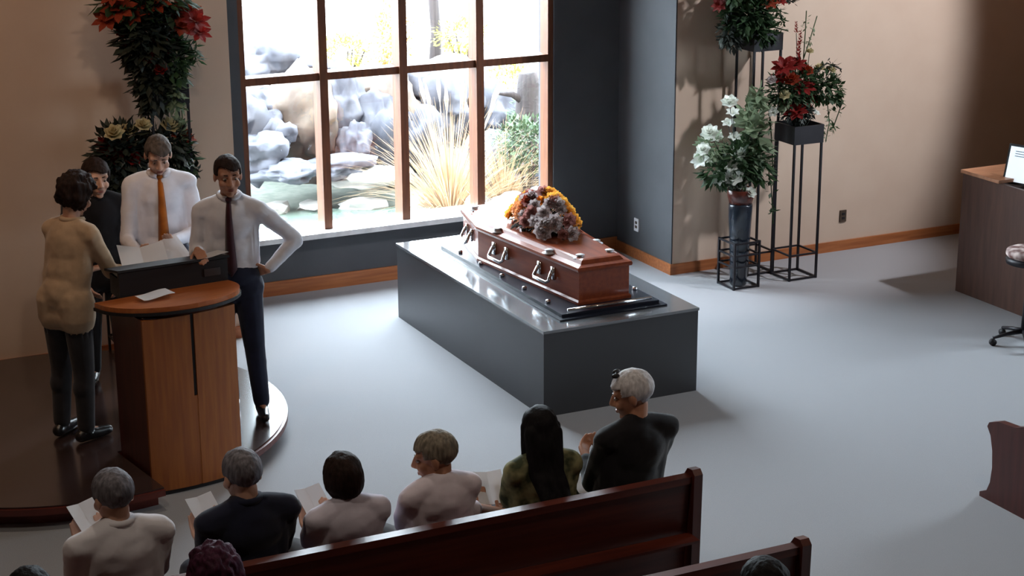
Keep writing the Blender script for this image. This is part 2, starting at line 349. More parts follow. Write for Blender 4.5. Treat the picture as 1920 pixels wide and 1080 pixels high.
def leafcloud(bm, c, r, n, s, up=0):
    for i in range(n):
        u = V((random.gauss(0, 1), random.gauss(0, 1), random.gauss(0, 1))).normalized()*random.uniform(.45, 1)
        p = V(c)+V((u.x*r[0], u.y*r[1], u.z*r[2])); d = (u+V((random.uniform(-.6, .6), random.uniform(-.6, .6), random.uniform(-.5, .5)+up))).normalized()
        sd = d.cross(V((random.random()-.5, random.random()-.5, 1))).normalized(); k = s*random.uniform(.6, 1.2)
        nrm = d.cross(sd)
        a = bm.verts.new(p); b = bm.verts.new(p+d*k*.5+sd*k*.22); c2 = bm.verts.new(p+d*k); e = bm.verts.new(p+d*k*.5-sd*k*.22+nrm*k*.05)
        bm.faces.new((a, b, c2)); bm.faces.new((a, c2, e))
def shrub(label, px, py, Y, r, mt, n, s, zg, name='garden_shrub', cat='shrub'):
    c = at(px, py, Y); t = thing(name, label, cat, (c.x, Y, zg)); bm = bmesh.new()
    leafcloud(bm, (0, 0, c.z-zg), r, n, s); tag(obj('foliage', bm, mt, t), kind='stuff')
    for i in range(4):
        bm = bmesh.new(); e = (random.uniform(-.6, .6)*r[0], random.uniform(-.6, .6)*r[1], c.z-zg)
        tube(bm, [(0, 0, 0), (e[0]*.4, e[1]*.4, e[2]*.5), e], [.025, .015, .008], 6); obj('branch', bm, M['bark'], t)
    return t
shrub('low yellow shrub beyond the rocks in the second upper pane', 650, 95, 6.2, (.35, .25, .2), M['leaf_yellow'], 900, .06, .62)
shrub('orange autumn shrub against the second window post', 738, 70, 6.4, (.26, .25, .45), M['leaf_orange'], 1100, .06, .62)
shrub('yellow green bush beside the slim tree trunk outside', 868, 66, 6.5, (.4, .25, .22), M['leaf_yellow'], 900, .06, .62)
shrub('leafy green bush low at the right edge of the window', 990, 268, 3.0, (.38, .25, .3), M['leaf_out'], 1500, .07, -.05)
shrub('pale green bush behind the thick tree trunk outside', 955, 160, 5.2, (.4, .2, .28), M['leaf_yellow'], 1000, .06, -.05)
shrub('dark leaved bush at the foot of the thick tree trunk', 1005, 215, 3.9, (.3, .25, .25), M['leaf_out'], 900, .07, -.05)
def tree(label, px, py, Y, r, zg, h):
    c = at(px, py, Y); t = thing('garden_tree', label, 'tree', (c.x, Y, zg))
    bm = bmesh.new(); pts = [(.03*math.sin(k*2.1), .02*math.cos(k), k*h/7) for k in range(8)]
    tube(bm, pts, [r*(1.25 if k == 0 else 1-.05*k) for k in range(8)], 12); obj('trunk', bm, M['bark'], t, True)
    for k in range(5):
        a = k*1.3; bm = bmesh.new(); tube(bm, [(0, 0, h*.75), (math.cos(a)*.5, math.sin(a)*.5, h*.95), (math.cos(a)*1.0, math.sin(a)*1.0, h*1.1)], [r*.5, r*.35, r*.12], 7); obj('branch', bm, M['bark'], t)
    bm = bmesh.new(); leafcloud(bm, (0, 0, h*1.15), (1.4, 1.4, .8), 1400, .1); tag(obj('foliage', bm, M['leaf_out'], t), kind='stuff')
tree('slim grey tree trunk rising behind the third upper pane', 815, 85, 7.0, .07, .62, 4.2)
c = at(990, 235, 3.75); sm = thing('tree_stump', 'thick dark broken tree stump seen in the fourth lower pane', 'stump', (c.x, 3.75, -.05)); zt_ = at(990, 135, 3.75).z+.05
bm = bmesh.new(); tube(bm, [(0, 0, 0), (.01, 0, .3), (-.02, .01, .7), (.02, 0, zt_-.12), (.0, 0, zt_)], [.2, .15, .13, .13, .1], 12)
obj('trunk', bm, M['bark'], sm, True)
for a_ in (.4, 3.3): 
    bm = bmesh.new(); tube(bm, [(0, 0, zt_-.35), (math.cos(a_)*.2, math.sin(a_)*.1, zt_-.22), (math.cos(a_)*.36, math.sin(a_)*.15, zt_-.2)], [.05, .035, .015], 7); obj('branch_stub', bm, M['bark'], sm, True)

# ------------------------------------------------------------------ dais, lectern
DC = V((.12, -1.65)); DR = 1.5
LY = math.radians(9); LO = V((.70, -2.83, 0))
Lm = Matrix.Translation(LO) @ Matrix.Rotation(LY, 4, 'Z')
def disc_notched(R, notch=.0):
    pts = []
    A = [(Lm @ V((x, y, 0))).to_2d() for x, y in ((-.33, -.6), (-.33, .50), (.33, .50), (.33, -.6))]
    inv = Lm.inverted()
    ring = []
    for i in range(96):
        a = i*2*PI/96; p = DC+V((math.cos(a), math.sin(a)))*R; q = inv @ p.to_3d()
        ring.append((p, abs(q.x) < .33 and q.y < .5))
    # start after the notch
    k = next(i for i in range(96) if ring[i-1][1] and not ring[i][1])
    ring = ring[k:]+ring[:k]; out = [p for p, ins in ring if not ins]
    def edge(x):      # where the side of the notch meets the circle
        lo, hi = .5, -1.5
        for _ in range(40):
            m_ = (lo+hi)/2
            if ((Lm @ V((x, m_, 0))).to_2d()-DC).length < R: lo = m_
            else: hi = m_
        return (Lm @ V((x, lo, 0))).to_2d()
    out += [edge(-.33), A[1], A[2], edge(.33)]
    return [(p.x-DC.x, p.y-DC.y) for p in out]
dt = thing('round_dais', 'low round speaking platform with a dark glossy top under the lectern', 'platform', (DC.x, DC.y, 0))
bm = bmesh.new(); prism(bm, disc_notched(DR-.12), 0, .10); obj('platform_base', bm, M['dais_edge'], dt)
bm = bmesh.new(); prism(bm, disc_notched(DR), .10, .14); obj('rim_board', bm, M['dais_edge'], dt)
bm = bmesh.new(); prism(bm, disc_notched(DR-.02), .14, .15); obj('top_surface', bm, M['dais_top'], dt)

lt = thing('lectern', 'tall wooden lectern with a curved orange top and dark groove down its front', 'lectern', LO, LY)
H = 1.15
def arc_front(x, R=1.3): return -(.04 - .04*(x/.31)**2)
for s in (-1, 1):                     # two veneered front panels
    bm = bmesh.new(); pts = []
    xs = [s*(.012+.298*k/8) for k in range(9)]
    if s < 0: xs = xs[::-1]
    pts = [(x, arc_front(x)) for x in xs]+[(x, arc_front(x)+.02) for x in xs[::-1]]
    prism(bm, pts, .03, H); obj('front_panel', bm, M['lectern'], lt)
obj('groove_strip', B(((-.012, -.028, .62), (.012, -.02, H))), M['black'], lt)
obj('centre_rail', B(((-.012, -.036, .03), (.012, -.02, .62))), M['lectern'], lt)
obj('side_panel', B(((-.31, .02, .03), (-.285, .47, H))), M['pew_end'], lt)
obj('side_panel', B(((.285, .02, .03), (.31, .47, H))), M['pew_end'], lt)
obj('shelf', B(((-.285, .02, .6), (.285, .46, .62))), M['pew_end'], lt)
bm = bmesh.new(); pts = [(x*.95, arc_front(x*.9)*.6) for x in (-.31, -.2, -.1, 0, .1, .2, .31)]+[(.29, .46), (-.29, .46)]
prism(bm, pts, 0, .03); obj('toe_kick', bm, M['black'], lt)
def board(off, z0, z1, grow=0):
    bm = bmesh.new(); pts = []
    for k in range(25):
        a = PI + PI*k/24; pts.append((.45*math.cos(a)+.02+grow*math.cos(a), .34+(.44+grow)*math.sin(a)))
    pts += [(.47+grow, .44), (-.43-grow, .44)]
    a, b = prism(bm, pts, z0, z1)
    for v in bm.verts: v.co.z -= (v.co.y-.1)*.10
    return bm
obj('top_board', board(0, H+.035, H+.065, .0), M['lectern_top'], lt)
obj('board_edge', board(0, H+.015, H+.035, .008), M['black'], lt)
bm = bmesh.new(); prism(bm, [(.36*math.cos(PI+PI*k/16), .3+.32*math.sin(PI+PI*k/16)) for k in range(17)]+[(.36, .44), (-.36, .44)], H-.01, H+.02); obj('under_board', bm, M['pew_end'], lt)
rs = thing('reading_stand', 'black box reading stand on top of the lectern', 'book stand', (.74, -2.35, H+.03), math.radians(4))
bm = bmesh.new(); box(bm, (-.36, -.03, -.008), (.36, .0, .15)); obj('front_board', bm, M['black'], rs)
obj('side_board', B(((-.36, 0, -.02), (-.345, .16, .11))), M['black'], rs); obj('side_board', B(((.345, 0, -.02), (.36, .16, .11))), M['black'], rs)
bm = bmesh.new(); box(bm, (-.37, -.05, .0), (.37, .24, .015), Matrix.Translation((0, 0, .15)) @ Matrix.Rotation(math.radians(-10), 4, 'X')); obj('slanted_ledge', bm, M['black'], rs)
obj('label_plate', B(((.2, -.034, .05), (.31, -.03, .1))), M['plinth'], rs)

def sheet(label, c, w_, h_, rot, mt='paper', fold=True, group=None, name='paper_sheet', cat='paper', parent=None):
    bm = bmesh.new(); n = 8
    for k in range(n):
        pass
    rows = []
    for side in (0, 1):
        rr = []
        for i in range(n+1):
            x = -w_/2+w_*i/n; z = (abs(x)*.25 if fold else .01*math.sin(x*18))
            rr.append([bm.verts.new((x, y, z-.0015*side)) for y in (-h_/2, 0, h_/2)])
        rows.append(rr)
    for s_, rr in enumerate(rows):
        for i in range(n):
            for j in (0, 1):
                f = (rr[i][j], rr[i+1][j], rr[i+1][j+1], rr[i][j+1]); bm.faces.new(f if s_ == 0 else f[::-1])
    for i in range(n):
        for j in (0, 2): bm.faces.new((rows[0][i][j], rows[0][i+1][j], rows[1][i+1][j], rows[1][i][j]))
    for i in (0, n):
        for j in (0, 1): bm.faces.new((rows[0][i][j], rows[0][i][j+1], rows[1][i][j+1], rows[1][i][j]))
    o = obj(name, bm, M[mt]); o.location = c; o.rotation_euler = rot
    return tag(o, label, cat, group)

# ------------------------------------------------------------------ plinth, plate, coffin
px0, py0, pL, pw_, ph = 3.203, -2.719, 2.652, 1.256, .63
pl = thing('plinth', 'large grey rectangular plinth carrying the coffin', 'plinth', (px0, py0, 0))
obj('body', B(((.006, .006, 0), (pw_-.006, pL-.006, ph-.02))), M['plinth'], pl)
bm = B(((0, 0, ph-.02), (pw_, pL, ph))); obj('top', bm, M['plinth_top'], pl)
cp = thing('coffin_plate', 'black steel roller plate under the coffin with chrome studs and end bar', 'plate', (3.41, -2.57, ph))
obj('base_plate', B(((0, 0, 0), (.87, 2.2, .012))), M['plate'], cp)
obj('raised_deck', B(((.04, .05, .012), (.83, 2.15, .035))), M['plate'], cp)
bm = bmesh.new(); tube(bm, [(.1, .075, .052), (.78, .075, .052)], .011, 10); obj('end_bar', bm, M['chrome'], cp, True)
def stud(x, y):
    bm = bmesh.new(); lathe(bm, [(.016, 0), (.02, .008), (.016, .022), (.006, .026)], (x, y, .035), 12); obj('stud', bm, M['chrome'], cp, True)
for k in range(5):
    stud(.085, .35+k*.38); stud(.8, .35+k*.38)
CX, CF, CZ = 3.87, -2.37, ph+.036
cf = thing('coffin', 'varnished reddish brown coffin with chrome handles on the grey plinth', 'coffin', (CX, CF, CZ))
def cprof(g=0, inset=0):   # half widths: foot, shoulder, head
    pts = [(.205+g, -g), (.345+g, 1.40), (.22+g, 1.95+g)]
    return [(x, y) for x, y in pts]+[(-x, y) for x, y in pts[::-1]]
def cring(g, z): return [V((x, y, z)) for x, y in cprof(g)]
def loft(bm, rings):
    R = [[bm.verts.new(p) for p in r] for r in rings]
    for r0, r1 in zip(R, R[1:]):
        for i in range(len(r0)): j = (i+1) % len(r0); bm.faces.new((r0[i], r0[j], r1[j], r1[i]))
    bm.faces.new(R[0][::-1]); bm.faces.new(R[-1])
bm = bmesh.new(); loft(bm, [cring(.0, 0), cring(.0, .245)]); obj('body', bm, M['coffin'], cf)
bm = bmesh.new(); loft(bm, [cring(.012, 0), cring(.014, .02), cring(.002, .032)]); obj('base_moulding', bm, M['coffin'], cf)
bm = bmesh.new(); loft(bm, [cring(.014, .245), cring(.018, .26), cring(.014, .275), cring(-.03, .285), cring(-.05, .31), cring(-.07, .315)]); ld = obj('lid', bm, M['coffin'], cf)
def screw(x, y, z):
    bm = bmesh.new(); lathe(bm, [(.03, 0), (.034, .006), (.022, .012), (.012, .03), (.022, .042), (.012, .052)], (0, 0, 0), 14)
    o = obj('lid_screw', bm, M['white_plastic'], cf, True, loc=(x, y, z)); o.rotation_euler = (0, 0, 0); o.scale = (1.6, 1.6, .6)
for x, y in ((-.13, .14), (.14, .16), (-.245, .42), (.22, .5), (-.32, 1.15), (.3, 1.2), (-.2, 1.8), (.2, 1.8)):
    screw(x*.93, y, .285 if abs(x) > .2 else .302)
def handle(p, nx, ny, s=1):
    nrm = V((nx, ny, 0)).normalized(); tg = V((-nrm.y, nrm.x, 0)); h = None
    for k in (-1, 1):
        bm = bmesh.new(); q = V(p)+tg*k*.09
        mt_ = Matrix.Translation(q) @ Matrix((tg, nrm, V((0, 0, 1)))).transposed().to_4x4()
        box(bm, (-.024, 0, -.04), (.024, .014, .055), mt_); ell(bm, mt_ @ V((0, .012, .028)), (.014,)*3, sub=2)
        o = obj('handle_bracket', bm, M['chrome'], cf, True)
    bm = bmesh.new(); a = V(p)+nrm*.02
    tube(bm, [a-tg*.09+V((0, 0, .02)), a-tg*.10+nrm*.03+V((0, 0, -.045)), a-tg*.08+nrm*.04+V((0, 0, -.055)), a+tg*.08+nrm*.04+V((0, 0, -.055)), a+tg*.10+nrm*.03+V((0, 0, -.045)), a+tg*.09+V((0, 0, .02))], .0135, 8)
    obj('handle_bar', bm, M['chrome'], cf, True)
for sx in (-1, 1):
    for y in (.42, 1.06):
        xx = .205+(.14)*y/1.4
        handle((sx*xx, y, .15), sx*1.4, -.14)
    handle((sx*.285, 1.68, .15), sx*.55, .125)

# ------------------------------------------------------------------ flowers
FM = {}
def flower_mesh(kind, mt):
    key = (kind, mt.name)
    if key in FM: return FM[key]
    bm = bmesh.new()
    def petal(az, L, wd, up0, up1, r0=.0, seg=3, z0=0, tip=.15):
        prev = None; p = V((r0, 0, z0)); ang = up0
        rot = Matrix.Rotation(az, 3, 'Z')
        for i in range(seg+1):
            k = i/seg; hw = wd*math.sin(PI*(.12+.76*k))*(1 if k < .99 else tip/.35)
            row = [bm.verts.new(rot @ (p+V((0, j*hw, (0 if j == 0 else .12*wd))))) for j in (-1, 0, 1)]
            if prev:
                for j in (0, 1): bm.faces.new((prev[j], prev[j+1], row[j+1], row[j]))
            prev = row; ang = up0+(up1-up0)*k; p = p+V((math.cos(ang), 0, math.sin(ang)))*L/seg
    if kind == 'lily':
        for k in range(6): petal(k*PI/3, 1, .3 if k % 2 else .24, 1.2, -.5, .04, 4)
        for k in range(5): tube(bm, [(0, 0, .1), (.12*math.cos(k*1.26), .12*math.sin(k*1.26), .6)], [.015, .03], 4)
    elif kind == 'rose':
        for r_, (n_, u0, u1, L, wd) in enumerate(((7, .5, .15, .85, .34), (6, .9, .6, .8, .32), (5, 1.2, 1.0, .72, .28), (4, 1.45, 1.5, .62, .22))):
            for k in range(n_): petal(k*2*PI/n_+r_*.5, L, wd, u0, u1, .05, 3, .0+r_*.06)
        ell(bm, (0, 0, .35), (.16, .16, .24), sub=1)
    elif kind == 'spike':      # feathery head
        for k in range(24):
            a = k*2.4; z = k/24; petal(a, .42*(1-z*.6), .13, .5, .9, .03, 2, z*1.6, .1)
    elif kind == 'leafy':      # pointed coloured leaves, poinsettia like
        for k in range(8): petal(k*PI/4, 1, .24, .35, -.2, .05, 3, 0, .05)
        for k in range(6): petal(k*PI/3+.3, .6, .18, .9, .3, .05, 3, .08, .05)
    bmesh.ops.recalc_face_normals(bm, faces=bm.faces)
    me = bpy.data.meshes.new(kind); bm.to_mesh(me); bm.free(); me.materials.append(mt)
    FM[key] = me; return me
NAMES = {'lily': 'lily', 'rose': 'rose', 'spike': 'feathery_flower', 'leafy': 'red_leaf_flower'}
def arrangement(label, loc, base, heads, clouds, trails=(), leafmt='leaf', name='flower_arrangement', hs=1.0):
    """heads: (point, kind, size, material); clouds: (centre, radii, n, size, material)"""
    loc = V(loc); t = thing(name, label, 'flowers', loc); b = V(base)-loc
    stems = bmesh.new()
    for (p, kind, s, mt) in heads:
        s *= hs
        q = V(p)-loc; d = (q-b); dn = d.normalized()
        tube(stems, [b, b+d*.5+V((0, 0, d.length*.06)), q], [.005, .004, .003], 5)
        o = bpy.data.objects.new(NAMES[kind], flower_mesh(kind, M[mt])); COL.objects.link(o); o.parent = t; o.location = q
        f = (dn+V((-.25, -.55, .12))*(.9 if kind in ('lily', 'rose', 'leafy') else .1)).normalized()
        o.rotation_euler = (f.to_track_quat('Z', 'Y') @ Euler((0, 0, random.uniform(0, 6))).to_quaternion()).to_euler(); o.scale = (s, s, s)
    if heads: tag(obj('stems', stems, M['leaf_dark'], t), kind='stuff')
    else: stems.free()
    bym = {}
    for (c, r, n_, s, mt) in clouds:
        bm = bym.setdefault(mt, bmesh.new()); leafcloud(bm, V(c)-loc, r, n_, s, -.2)
    for pts, mt, n_, s in trails:
        bm = bym.setdefault(mt, bmesh.new())
        P = [V(p)-loc for p in pts]; tube(bm, P, [.006]*len(P), 4)
        for i in range(n_):
            k = random.uniform(0, len(P)-1.001); j = int(k); q = P[j].lerp(P[j+1], k-j); leafcloud(bm, q, (.02, .02, .02), 3, s, -.1)
    for mt, bm in bym.items(): tag(obj('foliage', bm, M[mt], t), kind='stuff')
    return t
def flower_stand(label, c, wd, h, shelf, boxh, group):
    t = thing('flower_stand', label, 'stand', (c[0], c[1], 0)); r = .009; q = wd/2
    for sx in (-1, 1):
        for sy in (-1, 1): obj('leg', B(((sx*q-r, sy*q-r, 0), (sx*q+r, sy*q+r, h))), M['black_metal'], t)
    for z in (.012,)+shelf+((h-.012,) if h < .8 else ()):
        bm = bmesh.new()
        for s in (-1, 1):
            box(bm, (-q+r, s*q-r*.8, z-r*.8), (q-r, s*q+r*.8, z+r*.8)); box(bm, (s*q-r*.8, -q+r, z-r*.8), (s*q+r*.8, q-r, z+r*.8))
        obj('ring_frame', bm, M['black_metal'], t)
    if boxh:
        bm = bmesh.new(); k = q+.012
        for lo, hi in (((-k, -k, h), (k, k, h+.012)), ((-k, -k, h+.012), (-k+.01, k, h+boxh)), ((k-.01, -k, h+.012), (k, k, h+boxh)), ((-k+.01, -k, h+.012), (k-.01, -k+.01, h+boxh)), ((-k+.01, k-.01, h+.012), (k-.01, k, h+boxh))): box(bm, lo, hi)
        obj('planter_box', bm, M['black_metal'], t)
    return t
G = 'black metal flower stands'
flower_stand('tall black metal stand against the wall at the back of the right hand flower group', (6.57, -.22), .27, 2.0, (.2,), .15, G)
flower_stand('medium black metal stand with empty open legs and a red arrangement on top', (6.815, -.52), .28, 1.22, (.23,), .16, G)
flower_stand('short black metal stand holding the dark vase of white lilies', (6.215, -.55), .25, .42, (.2, .3), 0, G)
flower_stand('tallest black stand behind the speakers on the left', (1.3, -.3), .27, 2.0, (.23,), .14, G)
flower_stand('lower black stand behind the two speakers at the left', (.93, -.33), .28, 1.22, (.23,), .14, G)
# vase with white lilies
vs = thing('floor_vase', 'tall dark glazed floor vase inside the short flower stand', 'vase', (6.215, -.55, 0))
bm = bmesh.new(); lathe(bm, [(.06, 0), (.075, .02), (.085, .3), (.1, .6), (.105, .72), (.1, .74), (.09, .72), (.085, .5)], (0, 0, 0), 24); obj('body', bm, M['vase'], vs, True)
bm = bmesh.new(); lathe(bm, [(.1, .74), (.115, .80), (.122, .86), (.116, .865), (.105, .8), (.09, .742)], (0, 0, 0), 24); obj('neck', bm, M['vase_neck'], vs, True)
random.seed(11)
YS = -.55
LH = [(1368, 195, .07), (1374, 216, .06), (1366, 236, .06), (1332, 252, .075), (1345, 262, .06), (1378, 262, .06), (1320, 282, .06), (1316, 305, .08), (1336, 300, .06), (1384, 292, .075), (1372, 316, .06), (1352, 338, .07), (1376, 335, .08), (1400, 338, .075), (1386, 356, .065), (1406, 362, .05), (1325, 262, .05), (1410, 318, .05)]
arrangement('white lily arrangement with green leaves in the dark floor vase', (6.215, -.55, .87), (6.215, -.55, .74), [(at(x, y, YS+random.uniform(-.1, .08)), 'lily' if i % 3 else 'rose', s*1.35, 'white_petal') for i, (x, y, s) in enumerate(LH)],
    [(at(1385, 300, YS), (.22, .14, .17), 300, .10, 'leaf'), (at(1350, 320, YS), (.16, .12, .1), 160, .12, 'leaf'), (at(1420, 300, YS), (.1, .1, .18), 100, .12, 'leaf'), (at(1335, 275, YS), (.14, .1, .1), 160, .08, 'leaf_pale'), (at(1410, 260, YS+.05), (.06, .06, .28), 90, .2, 'leaf_pale')],
    [([at(1395, 345, YS), at(1415, 280, YS), at(1420, 200, YS), at(1428, 150, YS)], 'leaf_pale', 24, .12), ([at(1390, 345, YS), at(1405, 260, YS), at(1400, 190, YS)], 'leaf_pale', 18, .1), ([at(1400, 345, YS), at(1438, 300, YS), at(1446, 350, YS), at(1450, 420, YS)], 'leaf', 24, .06)])
# red arrangement on the medium stand
YM = -.52
hd = [(at(x, y, YM+random.uniform(-.1, .08)), k, s, m_) for x, y, k, s, m_ in [
    (1493, 62, 'spike', .05, 'red'), (1500, 84, 'spike', .06, 'red'), (1497, 108, 'spike', .07, 'red'), (1470, 126, 'leafy', .09, 'red'), (1492, 122, 'leafy', .08, 'red'), (1512, 136, 'rose', .06, 'rust'), (1462, 146, 'leafy', .07, 'red'),
    (1484, 152, 'rose', .07, 'rust'), (1506, 165, 'leafy', .09, 'red'), (1500, 186, 'leafy', .1, 'red'), (1520, 190, 'rose', .06, 'red'), (1475, 196, 'rose', .06, 'red'), (1512, 206, 'rose', .06, 'red'), (1492, 208, 'leafy', .09, 'red'),
    (1448, 152, 'rose', .045, 'dusty'), (1518, 98, 'rose', .035, 'cream'), (1536, 130, 'rose', .05, 'cream'), (1558, 134, 'rose', .04, 'cream'), (1452, 212, 'lily', .05, 'white_petal'), (1528, 214, 'lily', .04, 'white_petal'), (1472, 180, 'rose', .05, 'cream')]]
arrangement('red flower arrangement with drooping greenery on the medium right hand stand', (6.815, -.52, 1.24), (6.815, -.52, 1.25), hd,
    [(at(1492, 160, YM), (.2, .14, .18), 500, .08, 'leaf'), (at(1462, 165, YM), (.12, .1, .12), 160, .07, 'leaf'), (at(1540, 160, YM), (.12, .1, .14), 240, .08, 'leaf'), (at(1565, 170, YM), (.07, .07, .16), 160, .07, 'leaf'), (at(1478, 185, YM), (.1, .1, .08), 100, .08, 'leaf_pale'), (at(1495, 210, YM-.02), (.13, .12, .05), 260, .07, 'leaf_dark')],
    hs=1.3, trails=[([at(1515, 150, YM), at(1550, 118, YM), at(1578, 130, YM)], 'leaf_dark', 16, .07), ([at(1520, 160, YM), at(1565, 150, YM), at(1580, 190, YM), at(1562, 240, YM)], 'leaf', 30, .06), ([at(1520, 180, YM), at(1550, 180, YM), at(1555, 230, YM), at(1548, 265, YM)], 'leaf_pale', 24, .05), ([at(1500, 130, YM), at(1520, 70, YM), at(1532, 30, YM)], 'leaf_pale', 6, .04), ([at(1505, 130, YM), at(1510, 60, YM), at(1512, 20, YM)], 'leaf_pale', 5, .04), ([at(1455, 200, YM), at(1440, 180, YM), at(1446, 250, YM), at(1450, 330, YM)], 'leaf', 26, .05)])
# tall right arrangement
YT = -.3
hd = [(at(x, y, YT+random.uniform(-.1, .05)), k, s, m_) for x, y, k, s, m_ in [(1440, 4, 'leafy', .1, 'rust'), (1462, 2, 'leafy', .07, 'red'), (1350, 10, 'leafy', .08, 'red'), (1370, 35, 'rose', .05, 'mauve'), (1400, -20, 'leafy', .14, 'red'), (1360, -30, 'leafy', .12, 'rust'), (1440, -40, 'rose', .08, 'cream'), (1410, -70, 'spike', .1, 'red')]]
arrangement('large leafy arrangement cut by the top edge, on the tall right hand stand', (6.57, -.22, 2.02), (6.57, -.22, 2.03), hd,
    [(at(1405, 25, YT), (.24, .15, .16), 800, .1, 'leaf'), (at(1425, 60, YT), (.13, .13, .1), 260, .09, 'leaf'), (at(1370, 60, YT), (.1, .1, .14), 260, .08, 'leaf_dark'), (at(1400, -30, YT), (.3, .16, .2), 500, .1, 'leaf')],
    [([at(1430, 0, YT), at(1462, 20, YT), at(1472, 50, YT)], 'leaf', 20, .06), ([at(1430, 30, YT), at(1455, 52, YT), at(1478, 58, YT)], 'leaf', 12, .05), ([at(1430, -10, YT), at(1470, -5, YT), at(1488, 5, YT)], 'leaf_dark', 14, .06)])
# tall left arrangement
YT = -.42
hd = [(at(x, y, YT+random.uniform(-.14, .05)), k, s, m_) for x, y, k, s, m_ in [
    (205, 35, 'leafy', .13, 'rust'), (225, 18, 'leafy', .14, 'rust'), (250, 30, 'leafy', .1, 'rust'), (290, 8, 'leafy', .13, 'rust'), (310, 30, 'leafy', .12, 'red'), (345, 25, 'leafy', .14, 'rust'), (365, 40, 'leafy', .12, 'red'), (372, 62, 'leafy', .1, 'red'), (340, 52, 'leafy', .11, 'rust'),
    (235, 60, 'rose', .08, 'red'), (300, 65, 'leafy', .12, 'red'), (310, 95, 'rose', .08, 'red'), (280, 110, 'rose', .07, 'red'), (300, 130, 'rose', .07, 'red'), (245, 90, 'rose', .07, 'red'), (270, -20, 'leafy', .14, 'red'), (320, -25, 'leafy', .13, 'rust'), (215, -10, 'leafy', .12, 'rust')]]
arrangement('big rust red arrangement high on the tallest left stand', (1.3, -.3, 2.02), (1.3, -.3, 2.03), hd,
    [(at(275, 70, YT), (.2, .15, .26), 900, .12, 'leaf_dark'), (at(285, 150, YT), (.14, .12, .22), 500, .1, 'leaf_dark'), (at(325, 110, YT), (.1, .1, .22), 300, .1, 'leaf'), (at(325, 170, YT), (.05, .08, .16), 160, .09, 'leaf_pale'), (at(270, 0, YT), (.35, .16, .14), 400, .12, 'leaf')],
    [([at(320, 60, YT), at(355, 80, YT), at(368, 112, YT)], 'leaf', 22, .09), ([at(310, 100, YT), at(338, 150, YT), at(342, 220, YT), at(336, 260, YT)], 'leaf_pale', 30, .08), ([at(260, 100, YT), at(262, 160, YT), at(275, 215, YT)], 'leaf_dark', 30, .09)])
YT = -.40
hd = [(at(x, y, YT+random.uniform(-.12, .05)), k, s, m_) for x, y, k, s, m_ in [
    (215, 253, 'rose', .07, 'cream'), (240, 248, 'rose', .06, 'cream'), (268, 238, 'rose', .06, 'cream'), (315, 240, 'rose', .07, 'cream'), (338, 255, 'leafy', .09, 'rust'), (350, 262, 'rose', .05, 'rust'), (205, 275, 'leafy', .09, 'red'), (235, 285, 'leafy', .1, 'red'), (225, 310, 'rose', .07, 'red'), (200, 300, 'rose', .06, 'red'), (250, 300, 'rose', .06, 'red'), (335, 290, 'rose', .05, 'cream'), (345, 310, 'lily', .05, 'white_petal')]]
arrangement('dark red and cream arrangement behind the speakers, on the lower left stand', (.93, -.33, 1.24), (.93, -.33, 1.25), hd,
    [(at(225, 285, YT), (.2, .13, .2), 700, .1, 'leaf_dark'), (at(310, 275, YT), (.2, .12, .14), 500, .1, 'leaf_dark'), (at(345, 300, YT), (.08, .08, .16), 160, .08, 'leaf'), (at(225, 340, YT), (.15, .12, .12), 400, .1, 'leaf_dark')],
    hs=1.35, trails=[([at(330, 270, YT), at(352, 300, YT), at(370, 325, YT)], 'leaf_dark', 22, .08)])
# coffin spray
random.seed(5)
heads = []
for i in range(95):
    a = random.uniform(0, 2*PI); k = random.random()**.5
    x = CX-.0+k*math.cos(a)*.2; y = -1.42+k*math.sin(a)*.40; z = CZ+.36+(1-k*k)*.24
    u = (y+1.42)/.4
    mt_ = 'yellow' if (x-CX > -.01 or u > .45) else ('peach' if x-CX < -.12 and u > .1 else random.choice(['mauve', 'mauve', 'dusty', 'rust', 'cream']))
    if u < -.35 and x-CX < .05: mt_ = random.choice(['dusty', 'dusty', 'mauve'])
    heads.append((V((x, y, z)), 'rose', random.uniform(.055, .08), mt_))
sp = arrangement('yellow, peach and mauve rose spray lying on the coffin lid', (CX, -1.42, CZ+.316), (CX, -1.42, CZ+.35), heads,
    [(V((CX, -1.42, CZ+.37)), (.2, .4, .04), 400, .07, 'leaf_dark'), (V((CX, -1.42, CZ+.40)), (.2, .4, .06), 160, .07, 'peach')], name='coffin_spray')
bm = bmesh.new(); ell(bm, (0, 0, .035), (.14, .3, .035), sub=2); obj('foam_base', bm, M['leaf_dark'], sp)

